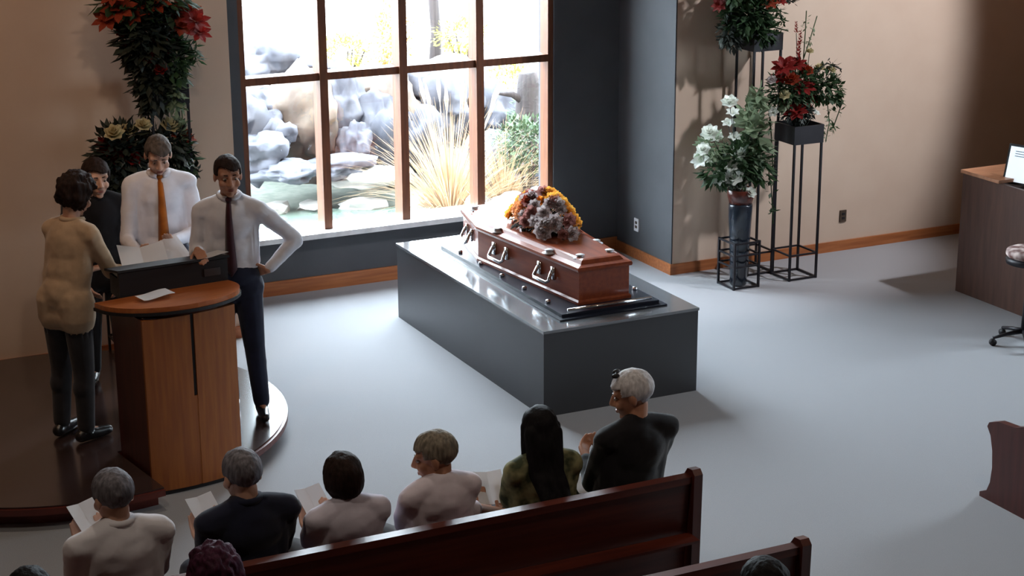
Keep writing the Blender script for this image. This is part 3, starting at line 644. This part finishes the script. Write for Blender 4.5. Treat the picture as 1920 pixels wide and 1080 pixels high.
# ------------------------------------------------------------------ pews
def pew_end_profile(front=.78):
    # side view, (y, z): y forward
    return [(-.02, 0), (-.04, .90), (-.015, .925), (.03, .92), (.06, .88), (.09, .70), (.14, .60), (.30, .54), (.44, .53), (.52, .50), (.535, .47), (.50, .42), (.475, .33), (.465, .22), (.475, .12), (.50, .06), (.56, .03), (.56, 0)]
def pew(label, xa, xb, yb, group):
    t = thing('pew', label, 'pew', (xa, yb, 0)); L = xb-xa
    for x in (0, L-.05):
        bm = bmesh.new(); pr = pew_end_profile()
        a = [bm.verts.new((x, y, z)) for y, z in pr]; b = [bm.verts.new((x+.05, y, z)) for y, z in pr]
        bm.faces.new(a); bm.faces.new(b[::-1])
        for i in range(len(a)): j = (i+1) % len(a); bm.faces.new((a[i], a[j], b[j], b[i]))
        obj('end_panel', bm, M['pew_end'], t)
    nseg = 2; sw = (L-.1)/nseg
    for k in range(nseg):
        bm = bmesh.new(); box(bm, (.052+k*sw, .0, .30), (.048+(k+1)*sw, .028, .85))
        for v in bm.verts:
            if v.co.z < .5: v.co.y += .05
        obj('back_panel', bm, M['pew'], t)
    obj('top_rail', B(((.05, -.015, .85), (L-.05, .045, .888))), M['pew'], t)
    obj('seat', B(((.05, .07, .40), (L-.05, .50, .425))), M['pew'], t)
    obj('front_rail', B(((.05, .46, .33), (L-.05, .485, .40))), M['pew'], t)
    obj('book_ledge', B(((.05, -.11, .56), (L-.05, .0, .575))), M['pew'], t)
    return t
PG = 'dark red wooden pews'
pew('front left pew of dark red wood with six people seated', -2.3, 2.47, -5.91, PG)
pew('second pew from the front on the left, its end low in the picture', -2.3, 2.47, -6.86, PG)
pew('third pew on the left, hidden below the bottom edge', -2.3, 2.47, -7.81, PG)
pew('front right pew whose curved end shows at the right edge', 5.0, 9.4, -5.72, PG)

# ------------------------------------------------------------------ desk, screen, stool
dk = thing('organ_desk', 'tall brown wooden desk at the right edge with a pale wood top', 'desk', (7.79, -3.0, 0))
obj('side_panel', B(((0, 0, 0), (.03, 1.46, 1.04))), M['desk'], dk); obj('back_panel', B(((.03, 1.42, .02), (1.7, 1.46, 1.04))), M['desk'], dk)
obj('front_panel', B(((.03, 0, .02), (1.7, .03, 1.04))), M['desk'], dk); obj('side_panel', B(((1.7, 0, 0), (1.73, 1.46, 1.04))), M['desk'], dk)
obj('top', B(((-.015, 1.0, 1.04), (1.74, 1.475, 1.067))), M['desk_top'], dk)
obj('lowered_top', B(((.03, .03, .84), (1.7, 1.42, .86))), M['desk'], dk)
mo = thing('monitor', 'lit white screen with a black frame standing on the brown desk', 'screen', (8.12, -1.82, 1.067), math.radians(-72))
obj('base', B(((-.12, -.08, 0), (.12, .1, .015))), M['black'], mo); mo.location = (7.98, -2.16, .86)
obj('neck', B(((-.02, .02, .015), (.02, .045, .24))), M['black'], mo)
tl = Matrix.Translation((0, 0, .16)) @ Matrix.Rotation(math.radians(-14), 4, 'X')
bm = bmesh.new(); box(bm, (-.27, 0, 0), (.27, .025, .33), tl); obj('bezel', bm, M['black'], mo)
bm = bmesh.new(); box(bm, (-.25, -.003, .02), (.25, 0, .31), tl); sc_ = obj('display', bm, M['screen'], mo)
bm = bmesh.new()
for k in range(3): box(bm, (-.2, -.005, .27-k*.02), (.05+.05*k, -.003, .276-k*.02), tl)
tag(obj('text_lines', bm, M['screen_text'], mo), kind='stuff')
sx_, sy_ = 7.30, -2.95
stl = thing('stool', 'dark pedestal stool with castors and a pale patterned pad beside the desk', 'stool', (sx_, sy_, 0))
bm = bmesh.new(); lathe(bm, [(.03, .09), (.024, .3), (.02, .65)], (0, 0, 0), 12); obj('post', bm, M['black_metal'], stl, True)
for k in range(5):
    a = k*2*PI/5+.3; c, s = math.cos(a), math.sin(a)
    bm = bmesh.new(); tube(bm, [(0, 0, .11), (c*.14, s*.14, .09), (c*.25, s*.25, .065)], [.022, .016, .013], 8); lg = obj('foot_arm', bm, M['black_metal'], stl, True)
    bm = bmesh.new(); tube(bm, [(c*.25-s*.014, s*.25+c*.014, .028), (c*.25+s*.014, s*.25-c*.014, .028)], .028, 12); obj('castor', bm, M['black'], lg, True)
bm = bmesh.new(); lathe(bm, [(.1, .65), (.18, .66), (.185, .69), (.17, .71)], (0, 0, 0), 24); obj('seat_frame', bm, M['black_metal'], stl, True)
bm = bmesh.new(); lathe(bm, [(.17, .71), (.185, .73), (.18, .76), (.15, .775)], (0, 0, 0), 24); obj('seat_pad', bm, mat('pad_cloth', (232, 214, 208), .8, rgb2=(120, 84, 80), scale=16, detail=1), stl, True)

# ------------------------------------------------------------------ people
def remesh(bm, vox, smooth=2, ratio=.5):
    me = bpy.data.meshes.new('tmp'); bm.to_mesh(me); bm.free()
    o = bpy.data.objects.new('tmp', me); COL.objects.link(o)
    r = o.modifiers.new('r', 'REMESH'); r.mode = 'VOXEL'; r.voxel_size = vox
    s = o.modifiers.new('s', 'SMOOTH'); s.iterations = smooth; s.factor = .5
    if ratio < 1:
        d = o.modifiers.new('d', 'DECIMATE'); d.ratio = ratio
    dg = bpy.context.evaluated_depsgraph_get()
    new = bpy.data.meshes.new_from_object(o.evaluated_get(dg))
    bpy.data.objects.remove(o); bpy.data.meshes.remove(me)
    for p in new.polygons: p.use_smooth = True
    new.materials.clear()
    return new
def mobj(name, me, mt, parent=None):
    me.name = name; me.materials.append(mt)
    o = bpy.data.objects.new(name, me); COL.objects.link(o)
    if parent: o.parent = parent
    return o
def hand(bm, wr, d, n_, s, curl=.5, thumb=1):
    """wr wrist, d hand direction, n_ palm normal (towards the palm side), s = +1/-1 which side the thumb is"""
    d = V(d).normalized(); n_ = V(n_); n_ = (n_-d*n_.dot(d)).normalized(); sd = d.cross(n_)*s
    k = V(wr)+d*.085
    for j, off in enumerate((-.027, -.009, .009, .027)):
        cap(bm, V(wr)+d*.015+sd*off*.55, k+sd*off, .015, .0125)
        L = (.032, .037, .040, .035)[j]*1.15
        p = k+sd*off; a = curl*.5; dd = d
        for seg, f in enumerate((1, .72, .6)):
            dd = (dd*math.cos(a)+n_*math.sin(a)).normalized(); q = p+dd*L*f
            cap(bm, p, q, .0098-.0008*seg, .0092-.0008*seg); p = q
            n2 = (n_*math.cos(a)-dd*math.sin(a)); a = curl*.7
    p = V(wr)+d*.025+sd*.022; t1 = (d*.6+sd*.75+n_*.35).normalized(); q = p+t1*.045; cap(bm, p, q, .014, .011)
    t2 = (d*.9+sd*.3+n_*.4).normalized(); cap(bm, q, q+t2*.032, .011, .009)
def axis_rot(d):
    return V((0, 0, 1)).rotation_difference(V(d).normalized()).to_matrix()
def person(label, loc, yaw, J, skin_m, hair_m, hair='short', top=None, bottom=None, tie=None, sleeve='long', w_=1.0, female=False, glasses=False, collar=False, skirt=False, belly=0, shoe=None, extra=None, tuck=True):
    """J: joints in the person's own frame (x right, y forward, z up)"""
    P = {k: V(v) for k, v in J.items() if isinstance(v, (tuple, list, Vector)) and len(v) == 3}
    pel, nb, hc = P['pel'], P['nb'], P['hc']
    ax = nb-pel; R = axis_rot(ax); tw = Matrix.Rotation(J.get('twist', 0), 3, 'Z')
    hR = Matrix.Rotation(J.get('hyaw', 0), 3, 'Z') @ Matrix.Rotation(J.get('hpitch', 0), 3, 'X') @ Matrix.Rotation(J.get('hroll', 0), 3, 'Y')
    T = ax.length/.46
    def torso(bm, g):
        ell(bm, pel+ax*.72, (.150*w_+g, .105+g+belly*.3, .17*T), R @ tw)
        ell(bm, pel+ax*.40+R @ V((0, belly*.4, 0)), (.135*w_+g, .10+g+belly, .16*T), R)
        ell(bm, pel+ax*.08, (.155*w_+g, .115+g+belly*.5, .14*T), R)
        cap(bm, P['sL'], P['sR'], .05+g, .05+g)
        for s in ('L', 'R'):
            cap(bm, nb+V((0, -.005, .012)), P['s'+s], .046+g*.6, .052+g)
            e_ = V(((.125 if s == 'R' else -.125)*w_, 0, 0)); cap(bm, pel+ax*.8+R @ tw @ (e_*.92), pel+ax*.2+R @ (e_*.85), .058+g, .062+g)
        ell(bm, pel+ax*.86, (.12*w_+g, .09+g, .08*T), R)
        if female:
            for s in (-1, 1): ell(bm, pel+ax*.68+R @ V((s*.075, .085, 0)), (.062, .055, .06))
    def arms(bm, g, part=1.0):
        for s in ('L', 'R'):
            a, b, c = P['s'+s], P['e'+s], P['w'+s]
            cap(bm, a, b, .049+g, .039+g)
            if part > .5: cap(bm, b, b.lerp(c, min(1, (part-.5)*2)), .039+g, (.039-.012*min(1, (part-.5)*2))+g)
    def legs(bm, g, hem=1.0):
        for s in ('L', 'R'):
            h, k, a = P['h'+s], P['k'+s], P['a'+s]
            cap(bm, h, k, .085+g, .056+g); cap(bm, k, k.lerp(a, hem), .055+g, .036+g*1.3)
            ell(bm, k.lerp(a, .3)+ (k-a).normalized().cross(V((1, 0, 0)))*-.012, (.052+g, .052+g, .09))
        cap(bm, P['hL'], P['hR'], .1+g, .1+g)
    # body
    bm = bmesh.new(); torso(bm, 0); arms(bm, 0); legs(bm, 0)
    cap(bm, nb, hc+hR @ V((0, -.02, -.05)), .056, .054)
    HS = 1.08; eh = lambda b_, c, rr, R_=None, sub=3: ell(b_, c, tuple(k_*HS for k_ in rr), R_, sub); h = lambda x, y, z: hc+hR @ (V((x, y, z))*HS)
    hx = .96 if female else 1.0
    eh(bm, h(0, -.012, .032), (.076*hx, .096, .086), hR); eh(bm, h(0, .022, -.035), (.060*hx, .070, .082), hR)
    eh(bm, h(0, .066, -.098), (.024, .020, .018), hR); cap(bm, h(0, .088, .014), h(0, .108, -.026), .009, .0135)
    cap(bm, h(-.013, .098, -.032), h(.013, .098, -.032), .009, .009)
    cap(bm, h(-.045, .068, .028), h(.045, .068, .028), .016, .016)
    for s in (-1, 1):
        eh(bm, h(s*.078*hx, -.008, -.008), (.010, .020, .031), hR); eh(bm, h(s*.042, .062, -.03), (.022, .024, .024), hR)
    cap(bm, h(-.02, .083, -.064), h(.02, .083, -.064), .0085, .0085)
    for s, sg in (('L', 1), ('R', -1)):
        hd_ = P.get('hd'+s) or (P['w'+s]-P['e'+s]); hn = P.get('hn'+s) or V((0, .3, -1))
        hand(bm, P['w'+s], hd_, hn, sg*J.get('th'+s, 1), J.get('curl'+s, .5))
        a = P['a'+s]; td = V((J.get('toe'+s, 0), 1, 0)).normalized(); cap(bm, a+V((0, 0, -.02)), a+td*.13+V((0, 0, -.05)), .036, .028)
    body = mobj('person', remesh(bm, .0065, 3, .4), skin_m)
    body.location = loc; body.rotation_euler = (0, 0, yaw); tag(body, label, 'person')
    # face parts
    for s in (-1, 1):
        bm = bmesh.new(); eh(bm, h(s*.031, .0745, .004), (.0125, .011, .0085), hR, 2); n0 = len(bm.faces)
        eh(bm, h(s*.031, .0825, .003), (.0065, .004, .0065), hR, 2)
        bm.faces.ensure_lookup_table()
        for f in bm.faces[n0:]: f.material_index = 1
        obj('eye', bm, [M['eye_white'], M['iris']], body, True)
        bm = bmesh.new(); cap(bm, h(s*.017, .086, .030), h(s*.048, .075, .030), .004, .003); obj('eyebrow', bm, hair_m, body, True)
    bm = bmesh.new(); eh(bm, h(0, .090, -.061), (.021, .006, .004), hR, 2); eh(bm, h(0, .089, -.069), (.018, .006, .005), hR, 2); obj('lips', bm, M['lip'], body, True)
    # hair
    bm = bmesh.new()
    if hair in ('short', 'bob', 'curly', 'balding', 'updo'):
        bmesh.ops.create_icosphere(bm, subdivisions=5, radius=1)
        vol = {'short': 1.09, 'bob': 1.16, 'curly': 1.34, 'balding': 1.06, 'updo': 1.14}[hair]; low = {'short': -.055, 'bob': -.10, 'curly': -.10, 'balding': -.055, 'updo': -.06}[hair]
        amp = {'short': .03, 'bob': .04, 'curly': .16, 'balding': .02, 'updo': .05}[hair]
        sd_ = sum(ord(c) for c in label) % 97
        for v in bm.verts:
            q = V((v.co.x*.077*hx*vol, v.co.y*.097*vol-.012, v.co.z*.087*vol+.034))
            if v.co.z < 0 and hair in ('bob', 'curly') : q.z *= 1.0; q.z = .034+v.co.z*(.034-low)*1.0; q.x *= 1.0+.12*max(0, 1-abs(v.co.z+.5)*2)
            elif v.co.z < 0: q.z = .034+v.co.z*(.034-low)
            nn = noise.noise(V((v.co.x*3, v.co.y*3, v.co.z*2))+V((sd_, 0, 0)))+.6*noise.noise(V((v.co.x*9, v.co.y*9, v.co.z*4))+V((0, sd_, 0)))
            q += v.co*nn*amp*.12
            face = q.y > .045-.0*q.z and q.z < .062+.012*math.sin(q.x*40)
            face = face or (q.y > (-.0 if hair in ('short', 'balding', 'updo') else .03) and q.z < .015)
            if hair in ('short', 'balding', 'updo') and q.z < -.02 and q.y > -.045: face = True
            if hair == 'balding' and q.z > .075 and q.y > -.05: q = V((q.x*.88, q.y*.9, q.z*.82))
            if face: q = V((q.x*.78, q.y*.72-.01, q.z*.9))
            v.co = h(*q)
        if hair == 'updo': eh(bm, h(0, -.11, .05), (.045, .04, .045), hR, 3)
        obj('hair', bm, hair_m, body, True)
    else:     # long hair
        eh(bm, h(0, -.016, .036), (.086, .104, .096), hR); eh(bm, h(0, -.07, -.05), (.085, .05, .11), hR)
        for s in (-1, 0, 1):
            cap(bm, h(s*.05, -.07, 0), hc+hR @ V((s*.05, -.105, -.08))+V((0, 0, -.12)), .045, .045)
            cap(bm, hc+hR @ V((s*.05, -.105, -.08))+V((0, 0, -.12)), nb+V((s*.055, -.165, -.17)), .045, .028)
        for s in (-1, 1): cap(bm, h(s*.075, -.02, .03), h(s*.085, -.01, -.11), .025, .02)
        me = remesh(bm, .009, 2, .6)
        for v in me.vertices:
            q = hR.transposed() @ (v.co-hc)
            if q.y > .045 and q.z < .065 and abs(q.x) < .07: v.co = hc+hR @ V((q.x*.8, q.y*.7-.01, q.z))
            else: v.co += V(v.normal)*noise.noise(V((v.co.x*40, v.co.y*40, v.co.z*6)))*.006
        mobj('hair', me, hair_m, body)
    # clothes
    if bottom:
        bm = bmesh.new(); legs(bm, .016, .97); ell(bm, pel+ax*(.06 if tuck else -.04), (.16*w_+(.024 if tuck else 0), .12+(.024 if tuck else -.005)+belly*.5, .12), R)
        if skirt: cap(bm, P['hL'], P['kL'], .12, .085); cap(bm, P['hR'], P['kR'], .12, .085); cap(bm, (P['hL']+P['hR'])/2, (P['kL']+P['kR'])/2, .11, .09)
        me = remesh(bm, .010, 3, .4)
        if not tuck:
            for v in me.vertices:
                if v.co.z > pel.z-.15: v.co = V((pel.x, pel.y, pel.z-.15))+(v.co-V((pel.x, pel.y, pel.z-.15)))*.6
        mobj('skirt' if skirt else 'trousers', me, bottom, body)
    if top:
        bm = bmesh.new(); torso(bm, .017)
        if not tuck:
            for q in 'LR': cap(bm, P['h'+q]+V((0, 0, .06)), P['h'+q].lerp(P['k'+q], .16), .122, .118)
            cap(bm, P['hL'].lerp(P['kL'], .1), P['hR'].lerp(P['kR'], .1), .115, .115)
        arms(bm, .013, {'long': .96, 'short': .42, 'none': 0, 'rolled': .62}[sleeve]) if sleeve != 'none' else None
        # soft folds
        me = remesh(bm, .010, 9, .45)
        zt = pel.z+.035
        for v in me.vertices:
            if tuck and v.co.z < zt and abs(v.co.x) < .2: v.co = V((pel.x, pel.y, zt-.02))+(v.co-V((pel.x, pel.y, zt-.02)))*.72
        sd_ = sum(ord(c) for c in label) % 50
        for v in me.vertices:
            v.co += V(v.normal)*(noise.noise(V((v.co.x*9+sd_, v.co.y*9, v.co.z*14)))*.008+noise.noise(V((v.co.x*22+sd_, v.co.y*22, v.co.z*28)))*.003)
        mobj('top', me, top, body)
        body.children[-1].name = J.get('topname', 'shirt')
    if collar:
        bm = bmesh.new(); up = (hc-nb).normalized()
        c0 = nb+up*.035; ring = []
        for k in range(17):
            a = PI/2+.25+(2*PI-.5)*k/16; ring.append(c0+V((math.cos(a)*.068, math.sin(a)*.066, -.02*max(0, math.sin(a)))))
        tube(bm, ring, .018, 6)
        obj('collar', bm, top, body, True)
    if tie:
        bm = bmesh.new(); pts = []
        for k in range(11):
            u = k/10; c = nb.lerp(pel, u*.92)+V((0, 0, 0)); prof = [.072, .104, .124, .132, .136, .134, .130, .128, .130, .134, .138][k]+belly*min(1, u*1.5)*.9
            c = c+(R @ tw) @ V((0, prof+.004, 0)); hw = .016+.028*u if k < 10 else .004
            pts.append((c, hw))
        prev = None; rx = (R @ tw) @ V((1, 0, 0)); ry = (R @ tw) @ V((0, 1, 0))
        for c, hw in pts:
            row = [bm.verts.new(c-rx*hw), bm.verts.new(c+ry*.006), bm.verts.new(c+rx*hw), bm.verts.new(c-ry*.012)]
            if prev:
                for j in range(4): bm.faces.new((prev[j], prev[(j+1) % 4], row[(j+1) % 4], row[j]))
            prev = row
        ell(bm, pts[0][0]+V((0, .004, .01)), (.022, .016, .02), sub=2)
        obj('tie', bm, tie, body, True)
    if shoe:
        for s in ('L', 'R'):
            a = P['a'+s]; td = V((J.get('toe'+s, 0), 1, 0)).normalized(); bm = bmesh.new(); z0 = a.z-.085
            q = V((a.x, a.y, z0))
            cap(bm, q+td*-.045+V((0, 0, .042)), q+td*.06+V((0, 0, .042)), .042, .042); cap(bm, q+td*.06+V((0, 0, .038)), q+td*.165+V((0, 0, .034)), .042, .032)
            cap(bm, q+V((0, 0, .05)), q+V((0, 0, .1)), .045, .045)
            me = remesh(bm, .009, 2, .5)
            for v in me.vertices: v.co.z = max(v.co.z, z0+.001)
            mobj('shoe', me, shoe, body)
    if glasses:
        bm = bmesh.new()
        for s in (-1, 1):
            tube(bm, [h(s*.031+.02*math.cos(k*PI/5), .093, .004+.016*math.sin(k*PI/5)) for k in range(11)], .0018, 5, False)
            tube(bm, [h(s*.051, .092, .008), h(s*.078, .0, .008)], .0018, 5)
        obj('glasses', bm, M['black'], body)
    if extra: extra(body, h)
    return body

def seated(z_top=1.29, lean=0, hyaw=0, hpitch=-.25, head_dx=0, hw=.18, arms='fwd', hd=None, hroll=0):
    d = z_top-1.29; nbz = 1.035+d*.8
    J = dict(pel=(0, .02, .60), nb=(0, .0+lean, nbz), hc=(head_dx, .045+lean*1.3, z_top-.125), hyaw=hyaw, hpitch=hpitch, hroll=hroll,
             sL=(-hw, -.005+lean, nbz-.055), sR=(hw, -.005+lean, nbz-.055), hL=(-.09, .07, .565), hR=(.09, .07, .565), kL=(-.11, .47, .53), kR=(.11, .47, .53),
             aL=(-.11, .45, .09), aR=(.11, .45, .09))
    J.update(eL=(-hw-.005, .12+lean, .75), eR=(hw+.005, .12+lean, .75), wL=(-.10, .32, .80), wR=(.10, .32, .80), hnL=(.6, .2, .6), hnR=(-.6, .2, .6), thL=1, thR=1, curlL=.9, curlR=.9)
    if hd: J.update(hd)
    return J
def standing(z=1.78, hyaw=0, hpitch=-.15, lean=0, hw=.19, **kw):
    s = z/1.78; nbz = 1.495*s
    J = dict(pel=(0, 0, .96*s), nb=(0, lean, nbz), hc=(0, .035+lean*1.25, (1.78-.125)*s), hyaw=hyaw, hpitch=hpitch, sL=(-hw, lean, nbz-.06), sR=(hw, lean, nbz-.06),
             hL=(-.09, 0, .90*s), hR=(.09, 0, .90*s), kL=(-.10, .015, .49*s), kR=(.10, .015, .49*s), aL=(-.11, -.01, .09), aR=(.11, -.01, .09), toeL=-.2, toeR=.2,
             eL=(-hw-.05, lean*.8-.02, nbz-.34), eR=(hw+.05, lean*.8-.02, nbz-.34), wL=(-hw-.04, .08, nbz-.58), wR=(hw+.04, .08, nbz-.58), hnL=(1, 0, 0), hnR=(-1, 0, 0), curlL=.5, curlR=.5)
    J.update(kw); return J
navy = cloth('navy_cloth', (34, 38, 58)); black_c = cloth('black_cloth', (26, 25, 30)); dkgrey = cloth('dark_grey_cloth', (48, 46, 50)); white_c = cloth('white_cotton', (226, 226, 234), .96)
cream_c = cloth('cream_knit', (190, 164, 136), .92); lilac = cloth('pale_lilac_cotton', (214, 210, 226), .95); pinkw = cloth('pale_pink_cotton', (228, 220, 232), .95); offw = cloth('off_white_cotton', (214, 204, 200), .95)
floral = mat('floral_print', (150, 148, 108), .9, rgb2=(58, 66, 44), scale=16, detail=2); 
orange_t = cloth('orange_silk', (176, 98, 30)); maroon_t = cloth('maroon_silk', (62, 28, 36)); shoe_b = mat('black_leather', (24, 22, 24), .3, coat=.3)
H_dark = hairm('hair_dark_brown', (48, 34, 30)); H_black = hairm('hair_black', (24, 22, 26)); H_grey = hairm('hair_grey', (128, 126, 134), .7); H_silver = hairm('hair_silver', (222, 222, 228), .8); H_mid = hairm('hair_grey_brown', (96, 86, 80)); H_purple = hairm('hair_plum', (74, 34, 58)); H_ash = hairm('hair_ash_blond', (146, 138, 124))
DZ = .15
# speakers on the dais
person('man in a white shirt and dark tie, hand on hip, right of the lectern', (1.22, -2.08, DZ), math.radians(158), standing(1.79, hyaw=.25, hpitch=-.12,
    sL=(-.19, .0, 1.42), sR=(.19, .0, 1.42), eL=(-.42, -.06, 1.20), wL=(-.235, .06, 1.03), hdL=(.75, -.5, -.2), hnL=(.8, .1, -.3),
    eR=(.235, .0, 1.12), wR=(.20, .24, 1.22), hdR=(-.3, 1, 0), hnR=(-.2, 0, -1), aL=(-.15, .03, .09), aR=(.06, -.08, .09), kL=(-.12, .04, .5), kR=(.08, -.01, .49)),
    M['skin_tan'], H_dark, 'short', white_c, navy, maroon_t, collar=True, shoe=shoe_b)
person('man in a white shirt and orange tie reading from papers behind the lectern', (.94, -1.38, DZ), math.radians(170), standing(1.84, hyaw=0, hpitch=-.5, hc=(0, .06, 1.70),
    eL=(-.24, .05, 1.14), wL=(-.04, .33, 1.17), eR=(.24, .06, 1.12), wR=(.20, .36, 1.12), hdL=(.25, 1, .1), hdR=(-.25, 1, .1), hnL=(.3, 0, 1), hnR=(-.3, 0, 1), thL=1, thR=1, curlL=.9, curlR=.9),
    M['skin'], H_mid, 'short', white_c, navy, orange_t, collar=True, shoe=shoe_b)
sheet('two loose white papers lying along the top of the black reading stand', at(268, 486, -2.02), .30, .26, (math.radians(22), 0, math.radians(-6)), fold=True)
sheet('cream page tilted up behind the white papers on the reading stand', at(318, 472, -1.92), .22, .22, (math.radians(35), math.radians(-8), math.radians(14)), fold=False)
person('person with curly dark hair and a cream jumper leaning on the left of the lectern', (.12, -2.02, DZ), math.radians(-58), standing(1.76, hyaw=-.1, hpitch=-.45, lean=.10,
    hc=(0, .16, 1.60), nb=(0, .10, 1.43), sL=(-.165, .09, 1.375), sR=(.17, .09, 1.375), eR=(.22, .20, 1.12), wR=(.25, .42, 1.045), hdR=(-.1, 1, -.05), hnR=(0, 0, -1), eL=(-.22, .18, 1.11), wL=(-.13, .36, 1.04), hdL=(.2, 1, 0), hnL=(0, 0, -1), curlR=.2, curlL=.3, topname='jumper'),
    M['skin'], H_dark, 'curly', cream_c, dkgrey, shoe=shoe_b, collar=True, tuck=False)
person('person all in black half hidden between the speakers and the flowers', (.60, -.98, DZ), math.radians(172), standing(1.60, hyaw=.2, hpitch=-.1, topname='jacket', wL=(-.14, .14, .80), wR=(.14, .14, .80), eL=(-.235, -.01, 1.0), eR=(.235, -.01, 1.0)),
    M['skin'], H_dark, 'bob', black_c, black_c, shoe=shoe_b, tuck=False)
sheet('white sheet lying under the hand at the left of the lectern top', (.55, -2.62, H+.082), .21, .13, (0, math.radians(2), math.radians(12)), fold=False)
sheet('single white page at the right end of the black reading stand', (1.02, -2.30, H+.205), .15, .2, (math.radians(-10), 0, math.radians(4)), fold=False)
# front pew
YB = -5.58
def sit(label, x, **kw):
    y = kw.pop('y', YB); yaw = kw.pop('yaw', 0); J = kw.pop('J'); sh = kw.pop('sh', None)
    if sh:
        text, px, py, Y, ry = sh; p = at(px, py, Y); q = Matrix.Rotation(-yaw, 3, 'Z') @ (p-V((x, y, 0)))
        for s_, k in (('L', -1), ('R', 1)):
            J['w'+s_] = tuple(q+V((k*.06, -.11, -.125))); J['hd'+s_] = (0, .74, .67); J['hn'+s_] = (0, -.67, .74); J['curl'+s_] = .25; J['e'+s_] = (k*(J['sR'][0]+.005), .08, .76)
        sheet(text, p, .15, .19, (math.radians(42), 0, yaw+ry), name='service_sheet', group='orders of service held in the front pew')
    return person(label, (x, y, 0), yaw, J, **kw)
sit('grey haired man in a white shirt at the left end of the front pew', -.43, sh=('white service sheet held by the grey haired man in the white shirt', 165, 975, -5.2, .3), yaw=.12, J=seated(1.30, hyaw=.15, hw=.2), skin_m=M['skin'], hair_m=H_grey, hair='short', top=white_c, bottom=dkgrey, collar=True, shoe=shoe_b, w_=1.15)
sit('grey haired man in a dark navy suit in front of the lectern', .18, sh=('white service sheet held by the man in the navy suit', 385, 962, -5.2, .2), yaw=.1, J=seated(1.29, hyaw=.1, hw=.2, hd=dict(topname='jacket')), skin_m=M['skin'], hair_m=H_grey, hair='short', top=navy, bottom=navy, collar=True, shoe=shoe_b, w_=1.12)
sit('woman with short dark hair in a pale blouse, between the suit and the blond woman', .68, sh=('white service sheet held by the dark haired woman in the pale blouse', 588, 945, -5.2, .2), yaw=.05, J=seated(1.175, hyaw=.0, hw=.165, hd=dict(topname='blouse')), skin_m=M['skin'], hair_m=H_dark, hair='bob', top=lilac, bottom=dkgrey, female=True, shoe=shoe_b, sleeve='rolled')
sit('woman with short ash blond hair turned left, in a pale pink top', 1.17, sh=('white service sheet held by the blond woman in pink', 918, 915, -5.22, -.3), yaw=.1, J=seated(1.21, hyaw=.95, hpitch=-.2, hw=.165, hd=dict(topname='blouse')), skin_m=M['skin_tan'], hair_m=H_ash, hair='short', top=pinkw, bottom=dkgrey, female=True, shoe=shoe_b, sleeve='rolled')
sit('woman with long black hair in a green floral top on the front pew', 1.745, sh=('white service sheet on the lap of the long haired woman', 1076, 925, -5.25, -.2), yaw=-.05, J=seated(1.24, hyaw=-.15, hw=.155, hpitch=-.3, hd=dict(topname='blouse')), skin_m=M['skin_tan'], hair_m=H_black, hair='long', top=floral, bottom=black_c, female=True, shoe=shoe_b)
def shades(body, h):
    bm = bmesh.new()
    for s in (-1, 1): ell(bm, h(s*.032, .05, .118), (.024, .012, .014), None, 2)
    tube(bm, [h(-.03, .052, .12), h(.03, .052, .12)], .003, 5); obj('sunglasses', bm, M['black'], body, True)
sit('silver haired man in a dark shirt at the right end of the front pew', 2.29, yaw=.1, J=seated(1.355, hyaw=.9, hpitch=-.25, head_dx=.0, hw=.195, hd=dict(pel=(-.05, .02, .60), hL=(-.17, .07, .565), hR=(.0, .07, .565), kL=(-.2, .47, .53), kR=(-.01, .47, .53), aL=(-.2, .45, .09), aR=(-.01, .45, .09))), skin_m=M['skin_tan'], hair_m=H_silver, hair='short', top=black_c, bottom=black_c, shoe=shoe_b, w_=1.2, extra=shades)
# second and third pew
sit('person with plum coloured hair low in the second pew', -.24, y=-6.52, J=seated(1.25, hpitch=-.3, hw=.17), skin_m=M['skin'], hair_m=H_purple, hair='curly', top=black_c, bottom=black_c, shoe=shoe_b)
sit('person with black hair in the bottom left corner of the picture', -1.0, y=-6.52, J=seated(1.32, hpitch=-.2, hw=.19), skin_m=M['skin'], hair_m=H_black, hair='bob', top=black_c, bottom=black_c, shoe=shoe_b)
sit('person with black hair in the third pew, only the crown above the bottom edge', 1.83, y=-7.5, J=seated(1.18, hpitch=-.2, hw=.17), skin_m=M['skin'], hair_m=H_black, hair='bob', top=black_c, bottom=black_c, shoe=shoe_b)
sheet('white leaflet lying on the empty seat of the second pew', (2.02, -6.5, .452), .15, .21, (0, 0, .3), fold=False, name='service_sheet')
